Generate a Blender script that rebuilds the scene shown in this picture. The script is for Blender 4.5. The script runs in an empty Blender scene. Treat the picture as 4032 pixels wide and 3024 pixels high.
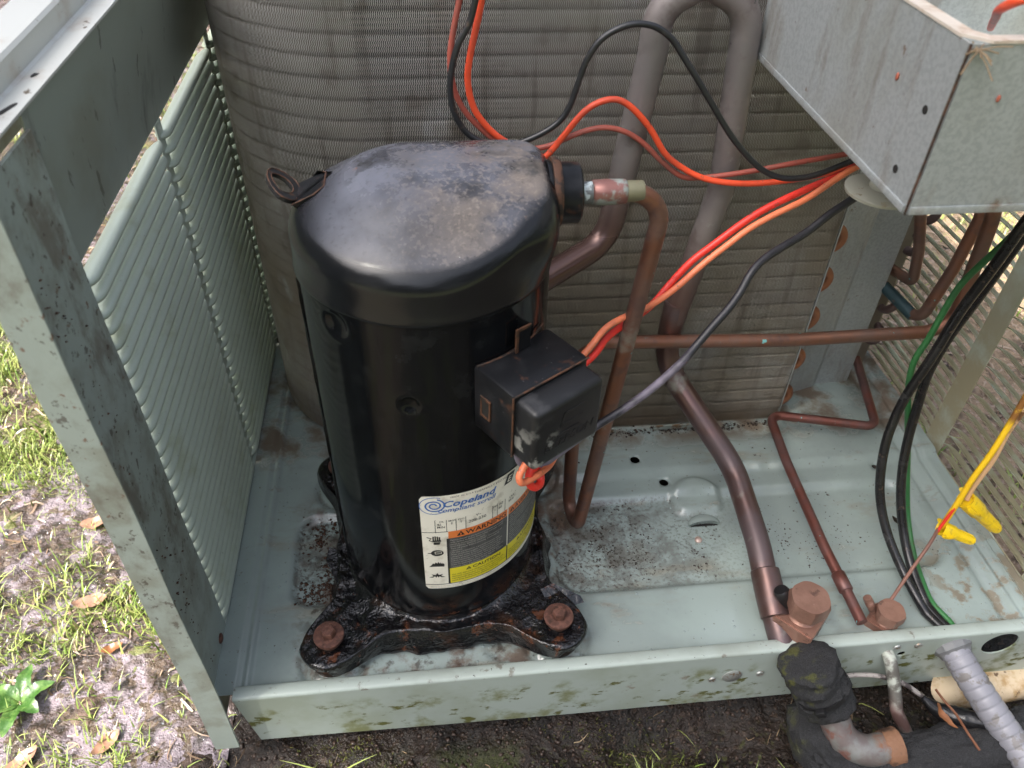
import bpy, bmesh, math, random
import numpy as np
from mathutils import Vector, Matrix
random.seed(7); rng = np.random.default_rng(7)
SC = bpy.context.scene
COL = SC.collection

# ------------------------------------------------------------------ camera
cd = bpy.data.cameras.new('camera'); cam = bpy.data.objects.new('camera', cd); COL.objects.link(cam)
cd.sensor_width = 36.0; cd.lens = 27.96; cd.clip_start = 0.01; cd.clip_end = 500
right = Vector((.994055, -.106287, .023598)); up = Vector((.053150, .662902, .746817)); back = Vector((-.095020, -.741123, .664611))
m = Matrix((right, up, back)).transposed().to_4x4(); m.translation = (0, 0, .63)
cam.matrix_world = m
cd.dof.use_dof = True; cd.dof.focus_distance = .66; cd.dof.aperture_fstop = 11.0
SC.camera = cam
# ------------------------------------------------------------------ world, sun, exposure
SUN_EL, SUN_AZ = 54.0, -118.0         # azimuth measured from +y towards +x : the light comes from the photographer's left
w = bpy.data.worlds.new('World'); SC.world = w; w.use_nodes = True
nt = w.node_tree; nt.nodes.clear()
sky = nt.nodes.new('ShaderNodeTexSky'); sky.sky_type = 'NISHITA'; sky.sun_disc = False
sky.sun_elevation = math.radians(SUN_EL); sky.sun_rotation = math.radians(SUN_AZ)
sky.dust_density = 3.5; sky.air_density = 1.0; sky.ozone_density = 1.0
bg = nt.nodes.new('ShaderNodeBackground'); bg.inputs[1].default_value = .12
mixg = nt.nodes.new('ShaderNodeMixRGB'); mixg.inputs[0].default_value = .62      # overcast: most of the blue is gone
hsv = nt.nodes.new('ShaderNodeRGBToBW'); tint = nt.nodes.new('ShaderNodeMixRGB'); tint.blend_type = 'MULTIPLY'; tint.inputs[0].default_value = 1
tint.inputs[2].default_value = (1.02, 1.0, 1.0, 1)
out = nt.nodes.new('ShaderNodeOutputWorld')
nt.links.new(sky.outputs[0], mixg.inputs[1]); nt.links.new(sky.outputs[0], hsv.inputs[0]); nt.links.new(hsv.outputs[0], tint.inputs[1])
nt.links.new(tint.outputs[0], mixg.inputs[2]); nt.links.new(mixg.outputs[0], bg.inputs[0]); nt.links.new(bg.outputs[0], out.inputs[0])
sl = bpy.data.lights.new('sun', 'SUN'); sl.energy = 2.8; sl.angle = math.radians(1.5); sl.color = (1.0, .95, .87)
sun = bpy.data.objects.new('sun', sl); COL.objects.link(sun)
el, az = math.radians(SUN_EL), math.radians(SUN_AZ)
sdir = Vector((math.cos(el)*math.sin(az), math.cos(el)*math.cos(az), math.sin(el)))
sun.rotation_euler = sdir.to_track_quat('Z', 'Y').to_euler()
SC.view_settings.view_transform = 'Standard'; SC.view_settings.look = 'None'
SC.view_settings.gamma = 1; SC.view_settings.use_curve_mapping = False
SC.view_settings.exposure = 2.0
SC.render.engine = 'CYCLES'

# measured centre lines of pipes, wires and hoses (metres)
P = {
 'orange_wire': [(0.0475, 0.56, 0.5248), (0.0451, 0.5598, 0.5045), (0.0441, 0.5596, 0.4848), (0.0433, 0.5593, 0.4699), (0.0404, 0.5591, 0.4554), (0.036, 0.5589, 0.4373), (0.0334, 0.5587, 0.4195), (0.0354, 0.5584, 0.4042), (0.0399, 0.5582, 0.3929), (0.0535, 0.558, 0.3769), (0.0746, 0.5578, 0.3631), (0.0849, 0.5576, 0.3555), (0.0934, 0.5573, 0.361), (0.1042, 0.5571, 0.3754), (0.121, 0.5569, 0.3963), (0.1374, 0.5567, 0.4027), (0.1492, 0.5564, 0.3992), (0.1691, 0.5562, 0.3803), (0.1841, 0.556, 0.3591), (0.1998, 0.556, 0.3472), (0.215, 0.553, 0.3404), (0.2309, 0.55, 0.3375), (0.2551, 0.547, 0.3369), (0.2783, 0.544, 0.3401), (0.3068, 0.541, 0.3463), (0.3303, 0.538, 0.3551), (0.3394, 0.535, 0.3611)],
 'rust_wire': [(0.0371, 0.562, 0.5244), (0.0345, 0.5619, 0.504), (0.0317, 0.5618, 0.4843), (0.0289, 0.5617, 0.4693), (0.0243, 0.5616, 0.4498), (0.0214, 0.5614, 0.4294), (0.0243, 0.5613, 0.4088), (0.0312, 0.5612, 0.3941), (0.0424, 0.5611, 0.3811), (0.055, 0.561, 0.3707), (0.0738, 0.5609, 0.3638), (0.0948, 0.5608, 0.3661), (0.1062, 0.5607, 0.3714), (0.121, 0.5606, 0.3773), (0.1348, 0.5604, 0.3797), (0.1504, 0.5603, 0.3765), (0.1659, 0.5602, 0.3674), (0.184, 0.5601, 0.3508), (0.2025, 0.56, 0.3375), (0.2165, 0.5598, 0.3366), (0.2326, 0.5568, 0.3395), (0.2558, 0.5539, 0.3442), (0.2904, 0.5509, 0.352), (0.3247, 0.548, 0.3591), (0.3347, 0.545, 0.3628)],
 'black_wire': [(0.0449, 0.552, 0.5263), (0.044, 0.5518, 0.5062), (0.042, 0.5516, 0.4869), (0.0387, 0.5514, 0.4722), (0.0347, 0.5512, 0.4579), (0.0273, 0.551, 0.4452), (0.0221, 0.5509, 0.4279), (0.0206, 0.5507, 0.412), (0.0235, 0.5505, 0.3965), (0.0315, 0.5503, 0.3827), (0.0438, 0.5501, 0.3748), (0.0585, 0.5499, 0.3721), (0.0755, 0.5497, 0.3759), (0.0976, 0.5495, 0.3884), (0.1057, 0.5493, 0.4009), (0.1101, 0.5491, 0.4164), (0.1161, 0.549, 0.4356), (0.1255, 0.5488, 0.4488), (0.1405, 0.5486, 0.4563), (0.151, 0.5484, 0.4572), (0.1619, 0.5482, 0.4547), (0.1739, 0.548, 0.4465), (0.1818, 0.546, 0.4368), (0.195, 0.5434, 0.4204), (0.209, 0.5408, 0.4023), (0.2237, 0.5382, 0.3834), (0.2379, 0.5356, 0.3686), (0.2517, 0.533, 0.3571), (0.2642, 0.5304, 0.3514), (0.2757, 0.5278, 0.3504), (0.292, 0.5252, 0.3538), (0.3153, 0.5226, 0.3654), (0.3242, 0.52, 0.3713)],
 'red_lead': [(0.3317, 0.53, 0.3625), (0.3195, 0.5262, 0.3572), (0.3069, 0.5225, 0.3532), (0.2909, 0.5188, 0.3486), (0.2729, 0.515, 0.3426), (0.2499, 0.5112, 0.3325), (0.2329, 0.5075, 0.3222), (0.2161, 0.5038, 0.3099), (0.2002, 0.5, 0.2985), (0.1843, 0.495, 0.2815), (0.167, 0.482, 0.2698), (0.1454, 0.469, 0.2645), (0.1287, 0.456, 0.2623), (0.1174, 0.443, 0.2573), (0.0995, 0.43, 0.2517)],
 'peach_lead': [(0.3314, 0.525, 0.3637), (0.3185, 0.521, 0.3605), (0.3016, 0.517, 0.3511), (0.2847, 0.513, 0.341), (0.2615, 0.509, 0.3313), (0.2418, 0.505, 0.3219), (0.227, 0.501, 0.3118), (0.2101, 0.497, 0.2993), (0.1869, 0.49, 0.2797), (0.1644, 0.478, 0.2728), (0.147, 0.466, 0.2754), (0.1271, 0.454, 0.2741), (0.114, 0.442, 0.2671), (0.097, 0.43, 0.2548)],
 'purple_lead': [(0.3308, 0.5, 0.3633), (0.3211, 0.4932, 0.3616), (0.3053, 0.4865, 0.3547), (0.2874, 0.4797, 0.3469), (0.27, 0.4729, 0.3364), (0.2519, 0.4662, 0.3298), (0.2367, 0.4594, 0.3243), (0.2264, 0.4526, 0.3175), (0.2191, 0.4459, 0.3067), (0.2103, 0.4391, 0.2978), (0.1987, 0.4324, 0.288), (0.1857, 0.4256, 0.2743), (0.1761, 0.4188, 0.2676), (0.1534, 0.4121, 0.2473), (0.1307, 0.4053, 0.2338), (0.112, 0.3985, 0.2264), (0.0956, 0.3918, 0.219), (0.0836, 0.385, 0.2156), (0.0703, 0.372, 0.2197), (0.0622, 0.3695, 0.2199), (0.0552, 0.367, 0.228), (0.0519, 0.3645, 0.2424), (0.0525, 0.362, 0.2559)],
 'peach_loop': [(0.0625, 0.366, 0.2497), (0.0616, 0.362, 0.2435), (0.0565, 0.356, 0.2384), (0.0517, 0.351, 0.2322), (0.0531, 0.35, 0.227), (0.0584, 0.354, 0.2243), (0.068, 0.362, 0.2222), (0.0787, 0.38, 0.2119), (0.0844, 0.39, 0.2152), (0.0859, 0.395, 0.2211)],
 'red_loop': [(0.0731, 0.372, 0.2426), (0.0711, 0.366, 0.2354), (0.062, 0.36, 0.2305), (0.0593, 0.357, 0.2247), (0.0601, 0.356, 0.2179), (0.064, 0.357, 0.2132), (0.0685, 0.362, 0.2118), (0.0685, 0.368, 0.2163), (0.0639, 0.372, 0.2235), (0.0622, 0.376, 0.2364)],
 'discharge': [(0.0836, 0.456, 0.3829), (0.0978, 0.456, 0.3824), (0.1168, 0.456, 0.3834), (0.1563, 0.456, 0.3831)],
 'discharge_u': [(0.1304, 0.4804, 0.006), (0.1277, 0.5055, 0.01)],
 'discharge_b': [(0.1242, 0.505, 0.1038), (0.1202, 0.505, 0.1339), (0.1282, 0.53, 0.1723), (0.1454, 0.555, 0.1766)],
 'horizontal': [(0.154, 0.56, 0.1731), (0.3338, 0.56, 0.1648), (0.4975, 0.56, 0.1668), (0.4857, 0.56, 0.2908), (0.4736, 0.56, 0.3218)],
 'suction_loop': [(0.0845, 0.548, 0.2561), (0.1056, 0.56, 0.2601), (0.151, 0.575, 0.2724), (0.1599, 0.575, 0.3322), (0.1689, 0.575, 0.4301), (0.1697, 0.575, 0.4676), (0.2302, 0.575, 0.4672), (0.2388, 0.575, 0.4292), (0.2428, 0.575, 0.3214), (0.2236, 0.575, 0.2057), (0.2234, 0.575, 0.1337)],
 'suction_low': [(0.2595, 0.555, 0.0939), (0.2827, 0.495, 0.062), (0.2855, 0.416, 0.042), (0.2848, 0.3727, 0.026), (0.2872, 0.3462, 0.02)],
 'liquid': [(0.5006, 0.68, 0.0311), (0.4734, 0.5678, 0.03), (0.3625, 0.5965, 0.03), (0.356, 0.5245, 0.03), (0.354, 0.4212, 0.027), (0.3575, 0.3687, 0.022), (0.3587, 0.3441, 0.02)],
 'coil_out': [(0.4924, 0.682, 0.141), (0.5143, 0.625, 0.1273), (0.5215, 0.62, 0.1974), (0.5248, 0.62, 0.2549), (0.5171, 0.62, 0.2795)],
 'coil_out_b': [(0.4999, 0.682, 0.1576), (0.4996, 0.64, 0.1681), (0.4872, 0.635, 0.2111), (0.4694, 0.635, 0.2633)],
 'cable_a': [(0.426, 0.45, 0.4043), (0.4216, 0.45, 0.3741), (0.4161, 0.45, 0.3517), (0.4166, 0.455, 0.325), (0.4166, 0.46, 0.3002), (0.415, 0.465, 0.2705), (0.4159, 0.47, 0.2414), (0.414, 0.47, 0.2211), (0.4115, 0.47, 0.2026), (0.407, 0.47, 0.1739), (0.4057, 0.47, 0.1507), (0.4014, 0.462, 0.1216), (0.4032, 0.45, 0.0836), (0.4065, 0.438, 0.0605), (0.4125, 0.42, 0.0386), (0.4208, 0.395, 0.0195), (0.4259, 0.368, 0.0106), (0.4359, 0.345, -0.0014), (0.4385, 0.337, -0.0032)],
 'cable_b': [(0.436, 0.455, 0.395), (0.4317, 0.455, 0.3639), (0.4252, 0.455, 0.3393), (0.4282, 0.47, 0.2742), (0.4271, 0.478, 0.2306), (0.4249, 0.478, 0.2119), (0.4239, 0.478, 0.1871), (0.4266, 0.475, 0.1517), (0.4274, 0.468, 0.1157), (0.4268, 0.455, 0.0841), (0.4288, 0.44, 0.0558), (0.4321, 0.42, 0.03), (0.4335, 0.397, 0.0151), (0.4343, 0.37, 0.0064), (0.44, 0.346, -0.0036), (0.4442, 0.337, -0.0064)],
 'green': [(0.4351, 0.468, 0.3454), (0.4368, 0.482, 0.3133), (0.4367, 0.494, 0.2866), (0.4318, 0.498, 0.2662), (0.4256, 0.495, 0.2429), (0.4191, 0.49, 0.2152), (0.4139, 0.488, 0.1977), (0.4145, 0.485, 0.1774), (0.4233, 0.48, 0.1427), (0.4388, 0.475, 0.0945), (0.4454, 0.46, 0.0542), (0.4491, 0.445, 0.0267), (0.4465, 0.415, 0.0097), (0.4423, 0.367, 0.0016), (0.4489, 0.347, -0.0066), (0.4492, 0.338, -0.0065)],
 'yellow': [(0.4997, 0.445, 0.2667), (0.4771, 0.43, 0.2384), (0.4675, 0.42, 0.2068), (0.4623, 0.415, 0.1877), (0.4543, 0.408, 0.1582), (0.447, 0.404, 0.1341), (0.4422, 0.4, 0.1056), (0.4376, 0.397, 0.0774)],
 'tan': [(0.5047, 0.445, 0.2573), (0.4821, 0.43, 0.2285), (0.4751, 0.422, 0.1936), (0.4675, 0.417, 0.1741), (0.4621, 0.41, 0.148), (0.4551, 0.406, 0.1258), (0.4525, 0.404, 0.1127), (0.4514, 0.402, 0.1066)],
 'nut_a': [(0.4495, 0.402, 0.108), (0.4864, 0.394, 0.0758)],
 'nut_b': [(0.4372, 0.397, 0.0761), (0.465, 0.389, 0.0661)],
 'red_short': [(0.4419, 0.399, 0.105), (0.4376, 0.397, 0.089), (0.4341, 0.395, 0.0738)],
 'brown_rod': [(0.4344, 0.396, 0.0764), (0.4307, 0.392, 0.0642), (0.4128, 0.378, 0.0445), (0.3931, 0.362, 0.0243), (0.3903, 0.36, 0.0161)],
 'cap1': (0.3059, 0.352, 0.0503),
 'cap2': (0.3879, 0.35, 0.019),
 'port1': (0.2907, 0.365, 0.0385),
 'port2': (0.3715, 0.362, 0.0247),
 'stub': [(0.3044, 0.325, 0.02), (0.3039, 0.318, 0.0071), (0.3378, 0.305, -0.0591)],
 'foam1': [(0.2971, 0.314, 0.0205), (0.3029, 0.31, 0.0064), (0.3136, 0.304, -0.0105), (0.3231, 0.299, -0.0284)],
 'elbow': [(0.3233, 0.3006, -0.022), (0.3287, 0.2923, -0.04), (0.3352, 0.2769, -0.055), (0.3543, 0.2672, -0.06), (0.3795, 0.271, -0.062)],
 'foam2': [(0.3201, 0.3168, -0.062), (0.3282, 0.2893, -0.078), (0.3569, 0.2648, -0.088), (0.3918, 0.264, -0.078), (0.4371, 0.2638, -0.072), (0.5028, 0.2638, -0.068), (0.5456, 0.2657, -0.066)],
 'liquid_out': [(0.3853, 0.334, -0.0086), (0.3859, 0.322, -0.0112), (0.3913, 0.308, -0.0351), (0.3928, 0.296, -0.0514), (0.4044, 0.2849, -0.072)],
 'conduit': [(0.4478, 0.331, -0.0108), (0.45, 0.322, -0.014), (0.4598, 0.2954, -0.026), (0.4727, 0.2676, -0.04), (0.4837, 0.2431, -0.05), (0.4934, 0.2151, -0.058)],
 'beige': [(0.4471, 0.3227, -0.078), (0.4949, 0.322, -0.078), (0.5516, 0.3245, -0.078), (0.5922, 0.3254, -0.078)],
 'splice': [(0.4189, 0.3032, -0.045), (0.4307, 0.2941, -0.052), (0.4466, 0.2845, -0.05), (0.4562, 0.2789, -0.046), (0.4638, 0.2719, -0.043), (0.469, 0.2686, -0.04)],
 'grey_wire': [(0.3533, 0.326, -0.0379), (0.3683, 0.322, -0.0311), (0.3834, 0.318, -0.0299), (0.3985, 0.312, -0.0315), (0.4207, 0.305, -0.0474)],
 'stick': [(0.4248, 0.3022, -0.03), (0.4311, 0.2932, -0.036), (0.4361, 0.2839, -0.038), (0.4363, 0.2665, -0.036), (0.4412, 0.2514, -0.04)],
 'straw_a': [(0.3069, 0.298, -0.0416), (0.3142, 0.292, -0.0364), (0.3221, 0.29, -0.0282)],
 'straw_b': [(0.3359, 0.298, -0.0084), (0.3424, 0.295, -0.0283), (0.3484, 0.292, -0.049)],
 'tie': [(0.304, 0.29, 0.0181)],
 'control_wire': [(0.3632, 0.4933, 0.47), (0.3063, 0.4154, 0.5), (0.2634, 0.3531, 0.525), (0.2642, 0.345, 0.53), (0.2964, 0.3708, 0.52)],
}


# ------------------------------------------------------------------ materials
def mat(name, base, rough=.5, metal=0., layers=(), bump=(), spec=.5, coat=0., island=None, sss=None):
    """layers: dicts c colour, s scale, lo, hi, d detail, st stretch xyz, r roughness, up (normal z lo,hi), z (z lo,hi), a amount"""
    M = bpy.data.materials.new(name); M.use_nodes = True
    n = M.node_tree; N = n.nodes; Lk = n.links.new
    b = N['Principled BSDF']
    geo = N.new('ShaderNodeNewGeometry')
    def mul(a, c):
        q = N.new('ShaderNodeMath'); q.operation = 'MULTIPLY'; q.use_clamp = True; Lk(a, q.inputs[0])
        if isinstance(c, float): q.inputs[1].default_value = c
        else: Lk(c, q.inputs[1])
        return q.outputs[0]
    def rng_(sock, lo, hi):
        r = N.new('ShaderNodeMapRange'); r.interpolation_type = 'SMOOTHSTEP'; Lk(sock, r.inputs[0]); r.inputs[1].default_value = lo; r.inputs[2].default_value = hi
        if lo > hi:
            r.inputs[1].default_value = hi; r.inputs[2].default_value = lo; r.inputs[3].default_value = 1; r.inputs[4].default_value = 0
        return r.outputs[0]
    def noise(s, d=4, st=(1, 1, 1), off=0):
        mp = N.new('ShaderNodeMapping'); mp.inputs[3].default_value = st; mp.inputs[1].default_value = (off, off*.7, off*.3); Lk(geo.outputs['Position'], mp.inputs[0])
        t = N.new('ShaderNodeTexNoise'); t.inputs['Scale'].default_value = s; t.inputs['Detail'].default_value = d; t.inputs['Roughness'].default_value = .6; Lk(mp.outputs[0], t.inputs[0])
        return t.outputs['Fac']
    col = N.new('ShaderNodeRGB'); col.outputs[0].default_value = (*base, 1); c = col.outputs[0]
    if island:
        mx = N.new('ShaderNodeMixRGB'); Lk(geo.outputs['Random Per Island'], mx.inputs[0]); Lk(c, mx.inputs[1]); mx.inputs[2].default_value = (*island, 1); c = mx.outputs[0]
    rv = N.new('ShaderNodeValue'); rv.outputs[0].default_value = rough; r = rv.outputs[0]
    mv = N.new('ShaderNodeValue'); mv.outputs[0].default_value = metal; me = mv.outputs[0]
    sep = None
    for i, l in enumerate(layers):
        f = rng_(noise(l.get('s', 20), l.get('d', 5), l.get('st', (1, 1, 1)), l.get('off', i*3.1)), l.get('lo', .5), l.get('hi', .6))
        if 'up' in l:
            sx = N.new('ShaderNodeSeparateXYZ'); Lk(geo.outputs['Normal'], sx.inputs[0]); f = mul(f, rng_(sx.outputs[2], *l['up']))
        for k, ix in (('x', 0), ('y', 1), ('z', 2), ('x2', 0), ('y2', 1), ('z2', 2)):
            if k in l:
                sx = N.new('ShaderNodeSeparateXYZ'); Lk(geo.outputs['Position'], sx.inputs[0]); f = mul(f, rng_(sx.outputs[ix], *l[k]))
        if 'a' in l: f = mul(f, float(l['a']))
        mx = N.new('ShaderNodeMixRGB'); Lk(f, mx.inputs[0]); Lk(c, mx.inputs[1]); mx.inputs[2].default_value = (*l['c'], 1); c = mx.outputs[0]
        if 'r' in l:
            mr = N.new('ShaderNodeMixRGB'); Lk(f, mr.inputs[0]); Lk(r, mr.inputs[1]); mr.inputs[2].default_value = (l['r'],)*3+(1,); r = mr.outputs[0]
        if 'm' in l:
            mr = N.new('ShaderNodeMixRGB'); Lk(f, mr.inputs[0]); Lk(me, mr.inputs[1]); mr.inputs[2].default_value = (l['m'],)*3+(1,); me = mr.outputs[0]
    Lk(c, b.inputs['Base Color']); Lk(r, b.inputs['Roughness']); Lk(me, b.inputs['Metallic'])
    b.inputs['Specular IOR Level'].default_value = spec
    if coat: b.inputs['Coat Weight'].default_value = coat; b.inputs['Coat Roughness'].default_value = .08
    prev = None
    for (s, st, dist) in bump:
        bp = N.new('ShaderNodeBump'); bp.inputs['Strength'].default_value = st; bp.inputs['Distance'].default_value = dist
        Lk(noise(s, 5, (1, 1, 1), 9.), bp.inputs['Height'])
        if prev: Lk(prev, bp.inputs['Normal'])
        prev = bp.outputs[0]
    if prev: Lk(prev, b.inputs['Normal'])
    if sss: b.inputs['Subsurface Weight'].default_value = sss; b.inputs['Subsurface Radius'].default_value = (.004, .004, .002)
    return M

D = dict
PAINT = (.39, .45, .41)
m_slat = mat('grey_green_paint', (.50, .57, .49), .30, layers=[D(c=(.36, .31, .19), s=26, lo=.24, hi=.54, x=(.5, .54), z=(.40, .10), a=.9, r=.6), D(c=(.33, .36, .22), s=22, lo=.52, hi=.72, a=.5), D(c=(.2, .2, .15), s=300, lo=.66, hi=.72, a=.5)], bump=[(500, .08, .0006)])
m_paint = mat('weathered_grey_green_paint', PAINT, .4, layers=[D(c=(.28, .31, .27), s=14, lo=.48, hi=.68, a=.6), D(c=(.13, .10, .07), s=90, lo=.60, hi=.70, a=.7, r=.8), D(c=(.04, .03, .022), s=230, lo=.67, hi=.71, r=.8)], bump=[(300, .1, .0006)])
m_upper = mat('stained_shade_toned_paint', (.30, .34, .30), .38, layers=[D(c=(.06, .055, .045), s=16, lo=.58, hi=.68, st=(1, 1, .3), a=.7), D(c=(.05, .045, .035), s=120, lo=.64, hi=.70, st=(1, 1, .35), a=.8), D(c=(.22, .22, .16), s=9, lo=.5, hi=.7, a=.5)])  # cabinet paint darkened to carry the panel's shade, plus stains
m_post = mat('dirty_grey_green_paint', PAINT, .42, layers=[D(c=(.25, .25, .20), s=30, lo=.46, hi=.66, a=.6), D(c=(.15, .115, .08), s=38, lo=.48, hi=.66, st=(1, 1, .6), z=(.0, .20), a=.65, r=.85), D(c=(.075, .05, .035), s=150, lo=.60, hi=.66, st=(1, 1, .8), z=(.0, .2), a=.7, r=.85), D(c=(.20, .10, .055), s=120, lo=.63, hi=.70, z=(.1, .3), a=.8, r=.9)], bump=[(160, .25, .0012)])
m_rail = mat('mossy_grey_green_paint', PAINT, .34, layers=[D(c=(.30, .34, .27), s=11, lo=.45, hi=.65, a=.7), D(c=(.16, .17, .055), s=24, lo=.50, hi=.66, z=(0., -.018), a=.85, r=.8), D(c=(.10, .105, .02), s=75, lo=.57, hi=.66, z=(-.004, -.02), st=(.6, 1, 1), r=.85), D(c=(.16, .09, .04), s=40, lo=.66, hi=.74, a=.6)], bump=[(400, .08, .0006)])
m_pan = mat('wet_grey_green_paint', (.32, .385, .362), .10, layers=[D(c=(.265, .315, .30), s=9, lo=.42, hi=.62, a=.8, r=.26), D(c=(.24, .185, .11), s=13, lo=.56, hi=.74, st=(.55, 1.5, 1), a=.6, r=.5), D(c=(.17, .115, .065), s=30, lo=.60, hi=.76, st=(.5, 1.4, 1), a=.7, r=.6), D(c=(.19, .145, .09), s=60, lo=.47, hi=.56, x=(.44, .475), y=(.47, .40), a=.8, r=.6),
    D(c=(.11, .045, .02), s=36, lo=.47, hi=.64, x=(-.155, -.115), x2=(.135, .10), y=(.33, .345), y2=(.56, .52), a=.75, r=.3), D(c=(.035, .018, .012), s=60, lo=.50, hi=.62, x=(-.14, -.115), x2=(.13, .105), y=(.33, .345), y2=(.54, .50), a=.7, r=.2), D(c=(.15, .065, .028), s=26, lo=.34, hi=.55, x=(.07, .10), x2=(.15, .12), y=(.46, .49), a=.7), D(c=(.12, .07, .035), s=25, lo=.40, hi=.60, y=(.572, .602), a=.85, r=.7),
    D(c=(.075, .055, .04), s=40, lo=.42, hi=.64, x=(.34, .12), y=(.405, .418), z=(-.001, -.0045), a=.75, r=.4), D(c=(.045, .032, .024), s=300, lo=.50, hi=.62, x=(.36, .12), y=(.405, .418), z=(-.001, -.0045), a=.8, r=.4), D(c=(.08, .06, .045), s=230, lo=.66, hi=.70, r=.4, a=.8)], bump=[(22, .12, .004), (420, .06, .0008)], spec=.8)
m_galv = mat('galvanised_steel', (.39, .415, .42), .40, .3, layers=[D(c=(.325, .35, .355), s=330, lo=.42, hi=.60, r=.36), D(c=(.43, .455, .46), s=420, lo=.56, hi=.68, a=.6), D(c=(.25, .245, .20), s=14, lo=.44, hi=.68, st=(1, 1, .5), a=.6, r=.6), D(c=(.17, .11, .065), s=60, lo=.50, hi=.64, y=(.352, .345), x=(.25, .30), z=(.4345, .4285), a=.8, r=.8), D(c=(.20, .17, .13), s=45, lo=.52, hi=.68, st=(1, 1, .25), a=.5, r=.7), D(c=(.16, .10, .06), s=75, lo=.66, hi=.72, a=.8, r=.8, m=0.)], bump=[(260, .05, .0006)])
m_rim = mat('sunlit_toned_rim', (.62, .55, .47), .5, .1, layers=[D(c=(.40, .27, .17), s=60, lo=.5, hi=.68, a=.8)])  # cream sunlight put into the steel rim's colour, plus rust
m_flange = mat('worn_light_paint', (.55, .56, .53), .3, layers=[D(c=(.42, .36, .30), s=26, lo=.5, hi=.68, a=.7, r=.5), D(c=(.12, .09, .06), s=120, lo=.66, hi=.72)])
m_fin = mat('grimy_shade_toned_blades', (.27, .24, .20), .6, .1, layers=[D(c=(.15, .12, .09), s=8, lo=.42, hi=.62, a=.8)])  # grime, with the shade of the gaps put into the blade colour
m_finedge = mat('lit_toned_fin_edges', (.70, .68, .64), .34, .25, layers=[D(c=(.46, .38, .27), s=7, lo=.30, hi=.58, z=(.42, .22), a=.85, m=0., r=.55), D(c=(.20, .16, .12), s=30, lo=.58, hi=.70, a=.55, m=0., r=.8), D(c=(.16, .125, .09), s=70, lo=.52, hi=.66, st=(1, 1, .10), a=.55, m=0.), D(c=(.95, .95, .93), s=15, lo=.62, hi=.70, st=(1, 1, .5), m=.3, a=.9), D(c=(.20, .13, .07), s=18, lo=.3, hi=.5, z=(.06, 0.), a=.85, m=0.), D(c=(.42, .37, .18), s=24, lo=.54, hi=.66, x=(-.12, -.17), z=(.25, .1), a=.8)])  # pale base paints the light caught on fin edges; dirt layers over it
m_core = mat('fin_core_dark', (.03, .026, .022), .8)  # near-black backing stands in for the shade deep between fins
m_black = mat('black_enamel', (.0045, .005, .006), .12, layers=[D(c=(.010, .011, .012), s=40, lo=.5, hi=.7, r=.22), D(c=(.045, .018, .009), s=30, lo=.52, hi=.66, z=(.075, .03), r=.4), D(c=(.11, .04, .017), s=110, lo=.60, hi=.68, z=(.058, .026), r=.6), D(c=(.2, .2, .19), s=700, lo=.73, hi=.745, a=.7)], bump=[(9, .05, .004), (420, .02, .0004)], spec=.22)
m_cap = mat('dusty_black_enamel_sheen', (.006, .0065, .008), .2, layers=[D(c=(.14, .145, .175), s=13, lo=.30, hi=.60, up=(.66, .97), x=(-.085, -.045), r=.30, a=.9), D(c=(.19, .155, .125), s=26, lo=.40, hi=.64, up=(.68, .95), x=(-.03, .035), r=.40, a=.8), D(c=(.30, .25, .205), s=360, lo=.48, hi=.68, up=(.66, .95), x=(-.05, .03), r=.5, a=.5), D(c=(.02, .02, .021), s=40, lo=.54, hi=.68, up=(.7, .95), a=.75, r=.25), D(c=(.02, .02, .02), s=300, lo=.56, hi=.68, a=.45), D(c=(.20, .085, .05), s=130, lo=.715, hi=.745, up=(.6, .95), a=.8), D(c=(.6, .6, .58), s=260, lo=.735, hi=.75, up=(.3, .8), a=.8)], bump=[(380, .10, .0007), (900, .10, .0005)], spec=.5)  # blue-grey layer paints the sky sheen on top; brown layers are dust
m_foot = mat('wet_rusty_black_steel', (.005, .005, .006), .05, layers=[D(c=(.022, .011, .007), s=30, lo=.52, hi=.64, r=.15), D(c=(.085, .030, .014), s=60, lo=.58, hi=.68, r=.22, y=(.50, .35)), D(c=(.11, .042, .02), s=240, lo=.66, hi=.72, r=.4, a=.8)], bump=[(30, .55, .008), (120, .30, .003)], spec=.7)
m_rust = mat('rusted_steel', (.085, .036, .025), .62, .0, layers=[D(c=(.15, .065, .045), s=240, lo=.45, hi=.62), D(c=(.05, .022, .014), s=120, lo=.55, hi=.68)], bump=[(420, .5, .0016)])
m_grommet = mat('rust_stained_rubber', (.035, .022, .016), .4, layers=[D(c=(.10, .045, .022), s=120, lo=.5, hi=.62, r=.6)], bump=[(200, .4, .002)])
m_boxsteel = mat('black_steel_rusting_edges', (.008, .0085, .010), .32, layers=[D(c=(.075, .032, .018), s=90, lo=.60, hi=.70, r=.7, a=.5), D(c=(.30, .30, .30), s=420, lo=.70, hi=.73, r=.2, a=.6), D(c=(.03, .031, .034), s=20, lo=.5, hi=.7, a=.5)], bump=[(300, .06, .0006)], spec=.25)
m_lug = mat('worn_black_steel', (.016, .016, .017), .4, layers=[D(c=(.07, .035, .02), s=150, lo=.54, hi=.66, r=.7)])
m_edge = mat('rusty_edge', (.085, .036, .018), .65, layers=[D(c=(.022, .014, .010), s=130, lo=.46, hi=.6)], bump=[(300, .3, .001)])
m_cover = mat('grey_black_plastic', (.013, .0135, .015), .38, layers=[D(c=(.035, .036, .039), s=28, lo=.46, hi=.6, r=.5, up=(.3, .9)), D(c=(.36, .36, .33), s=70, lo=.54, hi=.62, y=(.362, .348), x=(.080, .068), z=(.30, .25), a=.85, r=.7)], bump=[(600, .05, .0004)], spec=.35)
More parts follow.
